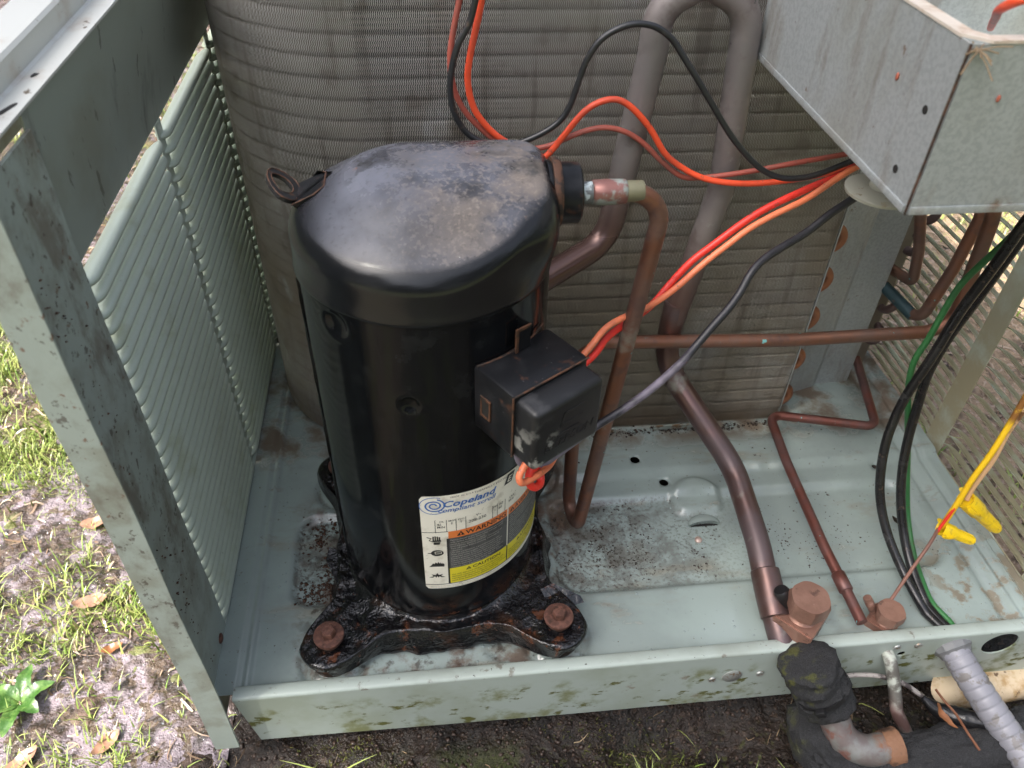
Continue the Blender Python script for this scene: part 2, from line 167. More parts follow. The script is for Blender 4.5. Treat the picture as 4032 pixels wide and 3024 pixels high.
def copper(nm, base, mix, green=.66, rough=.42, metal=.75):
    return mat(nm, base, rough, metal, layers=[D(c=mix, s=18, lo=.40, hi=.60, r=.5, m=.35, a=.85), D(c=(.12, .075, .07), s=42, lo=.54, hi=.66, a=.6, m=.5), D(c=(.16, .42, .42), s=110, lo=green, hi=green+.02, r=.8, m=0.), D(c=(.25, .27, .23), s=26, lo=.60, hi=.72, a=.55, m=0., r=.7)], bump=[(260, .06, .0006)])
m_cop = copper('aged_copper', (.25, .115, .075), (.155, .095, .075), .68)
m_cop_grey = copper('grey_oxidised_copper', (.195, .172, .165), (.155, .145, .142), .8, .5, .2)
m_cop_loop = mat('grey_to_brown_copper', (.195, .172, .165), .5, .2, layers=[D(c=(.155, .145, .142), s=18, lo=.40, hi=.60, a=.8), D(c=(.10, .075, .07), s=42, lo=.54, hi=.68, a=.6), D(c=(.14, .085, .075), s=14, lo=.10, hi=.40, x=(.20, .17), z=(.36, .27), r=.26, m=.6), D(c=(.14, .085, .075), s=14, lo=.10, hi=.40, x=(.20, .22), z=(.30, .20), r=.3, m=.5), D(c=(.035, .035, .038), s=34, lo=.66, hi=.69, z=(.30, .33), a=.8, r=.6), D(c=(.27, .27, .25), s=60, lo=.62, hi=.72, a=.5, r=.7)], bump=[(260, .06, .0006)])
m_cop_red = copper('reddish_copper', (.23, .085, .065), (.145, .08, .075), .68, .36)
m_cop_purple = copper('heat_tinted_copper', (.15, .09, .08), (.105, .08, .085), .9, .28)
m_cop_blue = mat('blue_painted_copper', (.035, .075, .09), .5, .2, layers=[D(c=(.14, .10, .08), s=60, lo=.55, hi=.7)])
m_cop_verd = copper('verdigris_copper', (.27, .15, .10), (.27, .30, .25), .62, .5, .5)
m_ring = mat('brazed_collar', (.24, .11, .095), .36, .4, layers=[D(c=(.30, .33, .30), s=70, lo=.5, hi=.62, r=.5)], bump=[(200, .2, .001)])
m_brass = mat('aged_brass', (.36, .20, .15), .36, .45, layers=[D(c=(.25, .135, .10), s=30, lo=.42, hi=.62, r=.5, a=.8), D(c=(.10, .06, .05), s=90, lo=.60, hi=.70, a=.7), D(c=(.42, .26, .20), s=260, lo=.64, hi=.70, a=.6), D(c=(.14, .22, .18), s=70, lo=.70, hi=.76, a=.7, m=0.)], bump=[(300, .1, .0006)])
def rubber(nm, c, c2, rough=.42, lo=.62):
    return mat(nm, c, rough, layers=[D(c=c2, s=80, lo=lo, hi=lo+.1, a=.75, r=.6), D(c=tuple(.5*a+.02 for a in c2), s=26, lo=.46, hi=.7, a=.5), D(c=(.10, .07, .05), s=150, lo=.62, hi=.70, a=.6)], bump=[(200, .06, .0006)])
m_orange = rubber('orange_insulation', (.78, .085, .03), (.45, .06, .03))
m_rustw = rubber('faded_red_insulation', (.36, .085, .06), (.26, .10, .08), .5)
m_blackw = rubber('black_insulation', (.018, .019, .021), (.05, .047, .045), .3)
m_red = rubber('red_insulation', (.72, .035, .022), (.4, .03, .02))
m_peach = rubber('peach_insulation', (.80, .21, .095), (.60, .20, .11), .45)
m_purple = mat('dusty_violet_black_insulation', (.02, .02, .024), .4, layers=[D(c=(.20, .175, .225), s=12, lo=.40, hi=.58, x=(.26, .20), r=.55)], bump=[(200, .06, .0006)])
m_cable = rubber('black_cable_jacket', (.012, .012, .013), (.03, .03, .03), .27)
m_green = rubber('green_insulation', (.035, .17, .05), (.03, .1, .04))
m_yellow = mat('yellow_insulation', (.80, .50, .012), .4, layers=[D(c=(.22, .09, .015), s=90, lo=.42, hi=.56, z=(.183, .193), r=.8)])
m_tan = mat('tan_insulation', (.62, .38, .20), .45, layers=[D(c=(.14, .06, .02), s=90, lo=.42, hi=.56, z=(.168, .178), r=.8)])
m_nut = mat('yellow_plastic', (.80, .56, .012), .35, layers=[D(c=(.50, .33, .03), s=160, lo=.54, hi=.66, a=.7, r=.55), D(c=(.28, .18, .05), s=420, lo=.64, hi=.70, a=.6)], spec=.5)
m_brown = rubber('brown_wire', (.22, .10, .07), (.14, .07, .05), .55)
m_foam = mat('black_foam_rubber', (.020, .0205, .022), .8, layers=[D(c=(.042, .043, .046), s=1100, lo=.48, hi=.64), D(c=(.09, .095, .02), s=70, lo=.52, hi=.62, x=(.312, .290), a=.85), D(c=(.06, .055, .045), s=30, lo=.6, hi=.7, a=.6)], bump=[(900, .8, .0022), (110, .6, .006)])
m_conduit = mat('grey_pvc_conduit', (.25, .25, .28), .4, layers=[D(c=(.16, .145, .13), s=75, lo=.54, hi=.60, a=.85, r=.6), D(c=(.19, .19, .21), s=15, lo=.5, hi=.7, a=.6)])
m_locknut = mat('grey_plastic_fitting', (.17, .175, .18), .5)
m_beige = mat('cream_bark', (.62, .50, .34), .6, layers=[D(c=(.42, .27, .12), s=40, lo=.46, hi=.62), D(c=(.16, .10, .06), s=120, lo=.6, hi=.68)], bump=[(90, .3, .003)])
m_tape = mat('black_tape', (.011, .011, .012), .26, bump=[(60, .4, .003)])
m_zip = mat('black_nylon', (.012, .012, .013), .4)
m_stick = mat('dead_stem', (.17, .065, .03), .7, bump=[(200, .3, .001)])
m_straw = mat('dry_straw', (.36, .27, .16), .7, island=(.14, .09, .05))
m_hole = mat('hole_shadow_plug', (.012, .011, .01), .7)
m_plug = mat('bare_steel', (.42, .44, .42), .35, .5, layers=[D(c=(.22, .13, .06), s=300, lo=.5, hi=.65)])
m_white = mat('cream_label_paper', (.82, .79, .68), .36, layers=[D(c=(.50, .46, .36), s=60, lo=.5, hi=.68, a=.7), D(c=(.30, .26, .18), s=180, lo=.64, hi=.72, a=.6)])
m_pblue = mat('print_blue', (.03, .13, .42), .4); m_pblack = mat('print_black', (.02, .02, .02), .4)
m_porange = mat('print_orange', (.72, .20, .05), .4, layers=[D(c=(.5, .15, .04), s=160, lo=.58, hi=.68)]); m_pyellow = mat('print_yellow', (.72, .62, .03), .4, layers=[D(c=(.55, .45, .05), s=160, lo=.58, hi=.68)])
m_pgrey = mat('print_dark_grey', (.085, .085, .085), .45, layers=[D(c=(.035, .035, .035), s=60, lo=.5, hi=.65)]); m_plight = mat('print_light', (.42, .41, .37), .45)
m_pfaint = mat('print_faint_grey', (.33, .31, .27), .45)
m_cream = mat('yellowed_plastic', (.40, .395, .33), .5, layers=[D(c=(.35, .30, .2), s=50, lo=.55, hi=.68), D(c=(.2, .15, .1), s=160, lo=.64, hi=.7)])
m_seed = mat('reddish_seed', (.36, .10, .06), .5)

# ------------------------------------------------------------------ builders
def link(name, me, material, parent=None, smooth=True):
    o = bpy.data.objects.new(name, me); COL.objects.link(o)
    if material is not None: me.materials.append(material)
    if smooth: me.polygons.foreach_set('use_smooth', [True]*len(me.polygons))
    if parent is not None:
        o.parent = parent
        if parent.type == 'EMPTY': o.matrix_parent_inverse = Matrix.Translation(-Vector(parent.location))
    return o
def mesh(name, v, f, material, parent=None, smooth=True):
    me = bpy.data.meshes.new(name); me.from_pydata([tuple(map(float, p)) for p in v], [], [tuple(map(int, q)) for q in f]); me.update()
    return link(name, me, material, parent, smooth)
def npmesh(name, v, quads, material, parent=None, smooth=True):
    v = np.asarray(v, np.float32); quads = np.asarray(quads, np.int32); k = quads.shape[1]
    me = bpy.data.meshes.new(name)
    me.vertices.add(len(v)); me.vertices.foreach_set('co', v.ravel())
    me.loops.add(quads.size); me.loops.foreach_set('vertex_index', quads.ravel())
    me.polygons.add(len(quads)); me.polygons.foreach_set('loop_start', np.arange(0, quads.size, k, dtype=np.int32))
    me.update(calc_edges=True); me.validate()
    return link(name, me, material, parent, smooth)
def bmobj(name, bm, material, parent=None, smooth=False, sharp=None):
    me = bpy.data.meshes.new(name); bmesh.ops.recalc_face_normals(bm, faces=bm.faces[:]); bm.to_mesh(me); bm.free()
    o = link(name, me, material, parent, smooth)
    if sharp is not None: me.set_sharp_from_angle(angle=math.radians(sharp))
    return o
def thing(name, label, cat, loc=(0, 0, 0), group=None):
    o = bpy.data.objects.new(name, None); COL.objects.link(o); o.location = loc; o.empty_display_size = .02
    o['label'] = label; o['category'] = cat
    if group: o['group'] = group
    return o
def tag(o, label, cat, group=None, kind=None):
    o['label'] = label; o['category'] = cat
    if group: o['group'] = group
    if kind: o['kind'] = kind
    return o
def grid_faces(n, m_, closed=False):
    i = np.arange(n-1)[:, None]; j = np.arange(m_ if closed else m_-1)[None, :]
    a = i*m_+j; b = i*m_+(j+1) % m_; return np.stack([a, b, b+m_, a+m_], -1).reshape(-1, 4)
def box(name, c, d, material, parent=None, ax=None, bevel=0., seg=2):
    """ax: three unit axes (rows) of the box"""
    bm = bmesh.new(); bmesh.ops.create_cube(bm, size=1)
    bmesh.ops.scale(bm, vec=d, verts=bm.verts)
    if bevel: bmesh.ops.bevel(bm, geom=bm.edges[:], offset=bevel, segments=seg, affect='EDGES', profile=.5)
    M_ = Matrix(ax).transposed() if ax is not None else Matrix.Identity(3)
    for v in bm.verts: v.co = M_ @ v.co + Vector(c)
    return bmobj(name, bm, material, parent, smooth=bool(bevel), sharp=35 if bevel else None)
def catmull(pts, k=8):
    p = np.asarray(pts, float); p = np.vstack([2*p[0]-p[1], p, 2*p[-1]-p[-2]]); out_ = []
    for i in range(1, len(p)-2):
        p0, p1, p2, p3 = p[i-1:i+3]
        t0 = 0; t1 = np.linalg.norm(p1-p0)**.5+1e-9; t2 = t1+np.linalg.norm(p2-p1)**.5+1e-9; t3 = t2+np.linalg.norm(p3-p2)**.5+1e-9
        for t in np.linspace(t1, t2, k, endpoint=False):
            a1 = (t1-t)/(t1-t0)*p0+(t-t0)/(t1-t0)*p1; a2 = (t2-t)/(t2-t1)*p1+(t-t1)/(t2-t1)*p2; a3 = (t3-t)/(t3-t2)*p2+(t-t2)/(t3-t2)*p3
            b1 = (t2-t)/(t2-t0)*a1+(t-t0)/(t2-t0)*a2; b2 = (t3-t)/(t3-t1)*a2+(t-t1)/(t3-t1)*a3
            out_.append((t2-t)/(t2-t1)*b1+(t-t1)/(t2-t1)*b2)
    out_.append(p[-2]); return np.array(out_)
def smooth_path(p, it=2):
    p = np.array(p, float)
    for _ in range(it): p[1:-1] = .25*p[:-2]+.5*p[1:-1]+.25*p[2:]
    return p
def fillet(pts, rad, k=9):
    p = [np.asarray(q, float) for q in pts]; out_ = [p[0]]
    for i in range(1, len(p)-1):
        a, b, c = p[i-1], p[i], p[i+1]; u = a-b; v = c-b; lu = np.linalg.norm(u); lv = np.linalg.norm(v); u /= lu; v /= lv
        cosang = np.clip(u@v, -1, 1); ang = math.acos(cosang); r_ = rad[i-1] if isinstance(rad, (list, tuple)) else rad
        t = min(r_/math.tan(ang/2) if ang < math.pi-1e-3 else 0, .49*lu, .49*lv)
        if t < 1e-5: out_.append(b); continue
        r_ = t*math.tan(ang/2); bis = (u+v)/np.linalg.norm(u+v); cen = b+bis*r_/math.sin(ang/2)
        s = b+u*t-cen; e = b+v*t-cen; tot = math.acos(np.clip(s@e/(np.linalg.norm(s)*np.linalg.norm(e)), -1, 1))
        for q in range(k+1):
            f = q/k; out_.append(cen+(math.sin((1-f)*tot)*s+math.sin(f*tot)*e)/math.sin(tot))
    out_.append(p[-1]); return np.array(out_)
def tube(name, path, r, material, parent=None, n=14, cap=True, wob=0.):
    p = np.asarray(path, float); N_ = len(p); T = np.gradient(p, axis=0); T /= np.linalg.norm(T, axis=1)[:, None]
    rr = np.full(N_, r) if np.isscalar(r) else np.asarray(r, float)
    a = np.array([0, 0, 1.]) if abs(T[0][2]) < .9 else np.array([1., 0, 0])
    u = np.cross(T[0], a); u /= np.linalg.norm(u); V = []
    ang = np.arange(n)*2*math.pi/n
    for i in range(N_):
        u = u-T[i]*(u@T[i]); u /= np.linalg.norm(u); w_ = np.cross(T[i], u)
        q = rr[i]*(1+(wob*np.sin(3*ang+i*.7)+wob*rng.normal(size=n)*.6 if wob else 0))
        V.append(p[i]+np.outer(np.cos(ang)*q, u)+np.outer(np.sin(ang)*q, w_))
    V = np.vstack(V); F = grid_faces(N_, n, True).tolist()
    if cap:
        F.append(list(range(n))[::-1]); F.append(list(range((N_-1)*n, N_*n)))
    o = mesh(name, V, F, material, parent); o.data.set_sharp_from_angle(angle=math.radians(50)); return o
def lathe(name, prof, c, material, parent=None, n=48, axis=(0, 0, 1), sharp=40, cap=True):
    ax = Vector(axis).normalized(); q = ax.to_track_quat('Z', 'Y').to_matrix(); V = []; a = np.arange(n)*2*math.pi/n
    for r_, z_ in prof:
        for t in a: V.append(q @ Vector((r_*math.cos(t), r_*math.sin(t), z_))+Vector(c))
    F = grid_faces(len(prof), n, True).tolist()
    if cap:
        F.append(list(range(n))[::-1]); F.append(list(range((len(prof)-1)*n, len(prof)*n)))
    bm_o = mesh(name, V, F, material, parent); bm_o.data.set_sharp_from_angle(angle=math.radians(sharp)); return bm_o
def prism(name, poly, base, ax_u, ax_v, thick, material, parent=None, bevel=0., hole=None):
    """plate with outline poly in the (u,v) plane at base, thickness along u x v; hole: second outline with the same point count"""
    u = Vector(ax_u).normalized(); v = Vector(ax_v).normalized(); nn = u.cross(v); B = Vector(base)
    P3 = lambda q, h: B+u*q[0]+v*q[1]+nn*h
    n = len(poly); V = []; F = []
    if hole is None:
        V = [P3(q, 0) for q in poly]+[P3(q, thick) for q in poly]
        F = [list(range(n))[::-1], list(range(n, 2*n))]+[[i, (i+1) % n, n+(i+1) % n, n+i] for i in range(n)]
    else:
        for src in (poly, hole):
            for h in (0, thick): V += [P3(q, h) for q in src]
        for i in range(n):
            j = (i+1) % n
            F += [[i, j, n+j, n+i], [2*n+j, 2*n+i, 3*n+i, 3*n+j], [j, i, 2*n+i, 2*n+j], [n+i, n+j, 3*n+j, 3*n+i]]
    o = mesh(name, V, F, material, parent, False)
    if bevel:
        bm = bmesh.new(); bm.from_mesh(o.data); bmesh.ops.bevel(bm, geom=[e for e in bm.edges if e.calc_face_angle(0) > .6], offset=bevel, segments=2, affect='EDGES'); bm.to_mesh(o.data); bm.free()
        o.data.polygons.foreach_set('use_smooth', [True]*len(o.data.polygons)); o.data.set_sharp_from_angle(angle=math.radians(40))
    return o
def vnoise(x, y, s, seed=0):
    """smooth value noise"""
    x = x*s+seed*17.3; y = y*s+seed*9.1; xi = np.floor(x).astype(np.int64); yi = np.floor(y).astype(np.int64); fx = x-xi; fy = y-yi
    fx = fx*fx*(3-2*fx); fy = fy*fy*(3-2*fy)
    def h(a, b):
        k = (a*374761393+b*668265263+seed*144665) & 0x7fffffff; k = ((k ^ (k >> 13))*1274126177) & 0x7fffffff; return ((k ^ (k >> 16)) & 0xffff)/65535.
    return (h(xi, yi)*(1-fx)+h(xi+1, yi)*fx)*(1-fy)+(h(xi, yi+1)*(1-fx)+h(xi+1, yi+1)*fx)*fy
def fbm(x, y, s, o=4, seed=0):
    r_ = 0; a = .5; t = 0
    for k in range(o): r_ = r_+a*vnoise(x, y, s*2**k, seed+k); t += a; a *= .55
    return r_/t
def sstep(x, a, b):
    t = np.clip((x-a)/(b-a), 0, 1); return t*t*(3-2*t)

# ------------------------------------------------------------------ ground
def ground_h(x, y):
    h = -.090+.016*(fbm(x, y, 7, 4, 3)-.5)+.014*(fbm(x, y, 28, 3, 11)-.5)+.007*(fbm(x, y, 95, 3, 23)-.5)
    h = h+.010*sstep(y, .34, .20)*(x < .3)
    h = h-.022*np.exp(-(((x-.2)/.09)**2+((y-.30)/.035)**2))          # hollow worn out below the rail
    return h
def axis_pts(a, b, lo, hi, fine, coarse):
    return np.concatenate([np.arange(a, lo, coarse), np.arange(lo, hi, fine), np.arange(hi, b+coarse, coarse)])
gx = axis_pts(-2.0, 2.2, -.75, .75, .0042, .016); gy = axis_pts(-.8, 3.2, .12, .75, .0042, .016)
X_, Y_ = np.meshgrid(gx, gy); Z_ = ground_h(X_, Y_)
m_ground = mat('wet_soil', (.020, .013, .009), .24, layers=[
    D(c=(.012, .009, .007), s=26, lo=.45, hi=.6), D(c=(.05, .031, .020), s=120, lo=.56, hi=.66, a=.8),
    D(c=(.045, .055, .012), s=13, lo=.50, hi=.62, y=(.33, .29), x=(.22, .12), r=.9, a=.9), D(c=(.075, .085, .015), s=150, lo=.55, hi=.65, y=(.33, .28), r=.9, a=.7),
    D(c=(.095, .065, .05), s=30, lo=.30, hi=.50, x=(-.20, -.30), a=.9, r=.3), D(c=(.16, .105, .08), s=90, lo=.44, hi=.60, x=(-.19, -.28), a=.9, r=.25), D(c=(.16, .19, .05), s=14, lo=.46, hi=.62, x=(-.2, -.3), a=.7, r=.5),
    D(c=(.36, .26, .175), s=30, lo=.32, hi=.56, x=(.5, .6), y=(.4, .5), a=.9), D(c=(.42, .31, .25), s=120, lo=.50, hi=.64, x=(.5, .6), y=(.4, .5), a=.8, r=.3)], bump=[(110, .8, .008), (420, .6, .003)], spec=.45)  # right-hand tan layers carry sunlight in the soil colour
g = npmesh('ground', np.stack([X_, Y_, Z_], -1).reshape(-1, 3), grid_faces(len(gy), len(gx)), m_ground); g['kind'] = 'structure'
far = mesh('lawn', [(-80, -80, -.125), (80, -80, -.125), (80, 80, -.125), (-80, 80, -.125)], [(0, 1, 2, 3)],
           mat('far_grass', (.07, .09, .03), .8, layers=[D(c=(.12, .13, .05), s=3, lo=.4, hi=.6)])); far['kind'] = 'structure'
m_water = mat('puddle_painted_sky', (.075, .052, .045), .04, layers=[D(c=(.03, .02, .015), s=46, lo=.50, hi=.55, d=2), D(c=(.21, .17, .19), s=34, lo=.47, hi=.60, d=2), D(c=(.10, .07, .05), s=70, lo=.55, hi=.60, d=2)], bump=[(48, 1., .016)], spec=1.)  # lilac and dark swirls paint the sky's reflection into the water colour
pw = mesh('puddle', [(-1.9, .2, -.0878), (-.2, .2, -.0878), (-.2, 3.0, -.0878), (-1.9, 3.0, -.0878)], [(0, 1, 2, 3)], m_water); pw['kind'] = 'structure'

def blades(name, n, region, h, wd, material, lean=.6, dens=None, seg=4, parent=None):
    x0, x1, y0, y1 = region; x = rng.uniform(x0, x1, n*3); y = rng.uniform(y0, y1, n*3)
    keep = np.ones(len(x), bool) if dens is None else rng.uniform(size=len(x)) < dens(x, y)
    x, y = x[keep][:n], y[keep][:n]; n = len(x); z = ground_h(x, y)-.003
    H = rng.uniform(h[0], h[1], n)*rng.uniform(.6, 1.1, n); W_ = rng.uniform(wd[0], wd[1], n); a = rng.uniform(0, 2*math.pi, n); l = rng.uniform(.2, 1, n)*lean
    d = np.stack([np.cos(a), np.sin(a)], 1); s = np.stack([-np.sin(a), np.cos(a)], 1); V = []
    for k in range(seg):
        t = k/(seg-1); out_ = H*l*t**1.7*1.1; up_ = H*(t-.45*l*t*t); ww = W_*(1-t**1.5*.92)
        c = np.stack([x, y], 1)+d*out_[:, None]
        for sg in (-.5, .5): V.append(np.concatenate([c+s*(sg*ww)[:, None], (z+up_)[:, None]], 1))
    V = np.stack(V, 1).reshape(-1, 3); b = np.arange(n)[:, None]*2*seg
    F = np.concatenate([b+np.array([[2*k, 2*k+1, 2*k+3, 2*k+2]]) for k in range(seg-1)])
    o = npmesh(name, V, F, material, parent); return o
m_grass = mat('wet_grass', (.13, .23, .035), .3, island=(.40, .43, .14), layers=[D(c=(.30, .24, .12), s=60, lo=.58, hi=.70, a=.7)], sss=None)
m_litter = mat('wet_grass_clippings', (.46, .36, .27), .22, island=(.17, .10, .06))
m_moss = mat('moss', (.05, .065, .010), .85, island=(.12, .125, .022))
left_d = lambda x, y: np.clip(fbm(x, y, 9, 3, 41)*3.6-1.15, .08, 1)*np.clip(.5+(y-.25)*1.6, .4, 1)*(x < -.20)
o = blades('grass', 29000, (-.72, -.2, .12, 1.15), (.009, .030), (.0009, .0026), m_grass, .8, lambda x, y: np.clip(fbm(x, y, 10, 3, 41)*3.8-1.45, .06, 1)*np.clip(.42+(y-.25)*1.5, .30, 1)*(np.hypot(x+.22, (y-.22)*.8) > .11)); o['kind'] = 'stuff'
o = blades('grass', 14000, (-1.3, -.5, .5, 2.2), (.010, .036), (.0009, .0026), m_grass, .8, left_d); o['kind'] = 'stuff'
o = blades('grass', 5200, (.575, 1.7, .35, 2.6), (.02, .055), (.0015, .0036), m_grass, 1.1, lambda x, y: np.clip(fbm(x, y, 4, 3, 43)*2.8-1.15, .02, 1)); o['kind'] = 'stuff'
o = blades('grass', 150, (-.5, .42, .16, .33), (.015, .04), (.0012, .0024), m_grass, 1.2, lambda x, y: np.clip((fbm(x, y, 16, 2, 45)-.5)*5, 0, 1)); o['kind'] = 'stuff'
o = blades('moss', 15000, (-.42, .42, .15, .335), (.003, .007), (.0010, .0019), m_moss, 1.2, lambda x, y: np.clip((fbm(x, y, 11, 3, 47)-.42)*4, 0, 1)*(x < .22+.1*fbm(x, y, 9, 2, 5)), 3); o['kind'] = 'stuff'
def litter(name, n, region, ln, wd, material, dens=None):
    x0, x1, y0, y1 = region; x = rng.uniform(x0, x1, n*3); y = rng.uniform(y0, y1, n*3)
    keep = np.ones(len(x), bool) if dens is None else rng.uniform(size=len(x)) < dens(x, y); x, y = x[keep][:n], y[keep][:n]; n = len(x)
    a = rng.uniform(0, 2*math.pi, n); L_ = rng.uniform(*ln, n); W_ = rng.uniform(*wd, n); cv = rng.normal(0, .35, n); V = []
    for k in range(4):
        t = k/3-.5; px = x+np.cos(a)*L_*t-np.sin(a)*cv*L_*t*t*2; py = y+np.sin(a)*L_*t+np.cos(a)*cv*L_*t*t*2; pz = ground_h(px, py)+.0012+rng.uniform(0, .004, n)
        for sg in (-.5, .5):
            ww = W_*sg*(1-.5*abs(t)); V.append(np.stack([px-np.sin(a)*ww, py+np.cos(a)*ww, pz+sg*.0006], 1))
    V = np.stack(V, 1).reshape(-1, 3); b = np.arange(n)[:, None]*8; F = np.concatenate([b+np.array([[2*k, 2*k+1, 2*k+3, 2*k+2]]) for k in range(3)])
    o = npmesh(name, V, F, material); o['kind'] = 'stuff'; return o
litter('grass_clippings', 5200, (-1.25, -.2, .1, 2.4), (.008, .028), (.0008, .0026), m_litter, lambda x, y: np.clip(fbm(x, y, 6, 3, 51)*2-.45, .05, 1))
litter('grass_clippings', 3200, (.57, 1.6, .35, 2.4), (.012, .04), (.0012, .0035), m_litter)
litter('grass_clippings', 260, (-.45, .5, .15, .335), (.004, .018), (.0003, .0008), m_straw, None)
def clods(name, n, fn, size, material, flat=.6):
    oc = np.array([[1, 0, 0], [0, 1, 0], [-1, 0, 0], [0, -1, 0], [0, 0, 1], [0, 0, -.5]]); of = np.array([[0, 1, 4], [1, 2, 4], [2, 3, 4], [3, 0, 4], [1, 0, 5], [2, 1, 5], [3, 2, 5], [0, 3, 5]])
    p = fn(n); n = len(p); s = size[0]+(size[1]-size[0])*rng.uniform(size=n)**2.6; V = oc[None]*(1+rng.normal(0, .28, (n, 6, 1)))*s[:, None, None]*np.array([1, 1, flat]); a = rng.uniform(0, 6.3, n); c, q = np.cos(a)[:, None], np.sin(a)[:, None]
    V = np.stack([V[..., 0]*c-V[..., 1]*q, V[..., 0]*q+V[..., 1]*c, V[..., 2]], -1)+p[:, None]
    F = (np.arange(n)[:, None, None]*6+of[None]).reshape(-1, 3); o = npmesh(name, V.reshape(-1, 3), F, material, None, False); o['kind'] = 'stuff'; return o
m_crumb = mat('dark_wet_crumbs', (.028, .019, .014), .28, island=(.06, .04, .03))
def mud_pts(n):
    x = rng.uniform(-.5, .62, n); y = rng.uniform(.14, .345, n); return np.stack([x, y, ground_h(x, y)], 1)
clods('soil_crumbs', 9000, mud_pts, (.0008, .0032), m_crumb)

m_leaf_brown = mat('dead_leaf_brown', (.25, .10, .04), .4, layers=[D(c=(.18, .08, .035), s=70, lo=.45, hi=.62)], bump=[(150, .3, .002)])
m_leaf_pink = mat('dead_leaf_pale', (.34, .20, .14), .3, layers=[D(c=(.33, .18, .12), s=60, lo=.45, hi=.62)], bump=[(150, .3, .002)])
m_leaf_green = mat('green_weed_leaf', (.04, .105, .018), .35, layers=[D(c=(.12, .21, .05), s=90, lo=.42, hi=.66)], bump=[(160, .4, .002)])
def leaf_mesh(name, L_, W_, curl, material, parent=None, at=(0, 0, 0), rot=0, tilt=0.):
    V = []; n = 13
    for i in range(n):
        t = i/(n-1); w_ = W_*math.sin(math.pi*min(1, t*.95+.03))**.8*(1-.25*t)
        for s in (-1, -.5, 0, .5, 1): V.append((L_*(t-.0), w_*s*.5*(1+.12*math.sin(9*t+s)+(.12 if i % 2 and abs(s) == 1 else 0)), curl*L_*(t-.5)**2+abs(s)*w_*.18+.0006*math.sin(13*t)))
    M_ = Matrix.Translation(at) @ Matrix.Rotation(rot, 4, 'Z') @ Matrix.Rotation(tilt, 4, 'Y')
    return mesh(name, [M_ @ Vector(p) for p in V], grid_faces(n, 5), material, parent)
for (x, y, mt, L_, lab) in [(-.262, .425, 'b', .024, 'small orange brown leaf tucked against the outer edge of the corner post'), (-.300, .36, 'p', .028, 'pale pinkish leaf in the mud near the lower part of the corner post'), (-.345, .50, 'p', .032, 'broad pale leaf in the grass, a hand width left of the corner post'),
        (-.335, .44, 'b', .020, 'tiny orange leaf between two pale leaves left of the corner post'), (-.40, .60, 'p', .034, 'pale leaf lying at the left picture edge half way up'), (-.33, .72, 'b', .028, 'brown leaf lying close to the upper half of the louver panel outside'),
        (-.285, .30, 'b', .026, 'orange brown leaf in the bottom left lawn next to the small weed'), (-.385, .33, 'p', .030, 'pale leaf in the bottom left corner of the picture')]:
    z = float(ground_h(np.array([x]), np.array([y]))[0])+.003
    o = tag(leaf_mesh('fallen_leaf', L_, L_*.55, .6, m_leaf_brown if mt == 'b' else m_leaf_pink, None, (x, y, max(z, -.088)), random.uniform(0, 6.3), random.uniform(-.2, .1)), lab, 'leaf')
for (x, y, n, L_, lab) in [(-.395, .395, 6, .032, 'broad toothed green weed at the left edge below the corner post'), (-.335, .305, 4, .028, 'pale green broadleaf weed in the bottom left corner of the lawn')]:
    z = float(ground_h(np.array([x]), np.array([y]))[0])
    t = thing('broadleaf_weed', lab, 'weed', (x, y, z))
    for i in range(n): leaf_mesh('leaf', L_*random.uniform(.8, 1.1), L_*.5, -.5, m_leaf_green, t, (x, y, z+.006), i*6.28/n+.5, -.25)
def tuft(x, y, lab, n=7, hmax=.05):
    z = float(ground_h(np.array([x]), np.array([y]))[0]); t = thing('grass_tuft', lab, 'grass tuft', (x, y, z))
    for i in range(n):
        a = random.uniform(0, 6.3); h = hmax*random.uniform(.6, 1.1); q = random.uniform(.5, 1.2); w_ = .0022; V = []
        for k in range(6):
            s = k/5; c = Vector((x+math.cos(a)*h*q*s**1.6, y+math.sin(a)*h*q*s**1.6, z-.002+h*(s-.5*s*s*q*.8))); ww = w_*(1-s**1.6*.9)
            for sg in (-.5, .5): V.append(c+Vector((-math.sin(a), math.cos(a), 0))*ww*sg)
        mesh('blade', V, grid_faces(6, 2), m_grass, t)
tuft(.165, .262, 'bright green grass tuft in dark mud below the middle of the front rail', 9, .034)
tuft(-.105, .300, 'small grass tuft in the mud close to the foot of the corner post', 5, .04)
tuft(-.215, .245, 'sparse grass tuft at the bottom edge left of the corner post', 6, .05)
tuft(.345, .235, 'thin grass tuft in front of the black foam sleeve', 5, .032)
tuft(.26, .235, 'dark wispy grass tuft at the bottom edge left of the foam sleeve', 5, .04)
tuft(-.29, .475, 'tall bright grass tuft beside the upper half of the corner post', 9, .07)

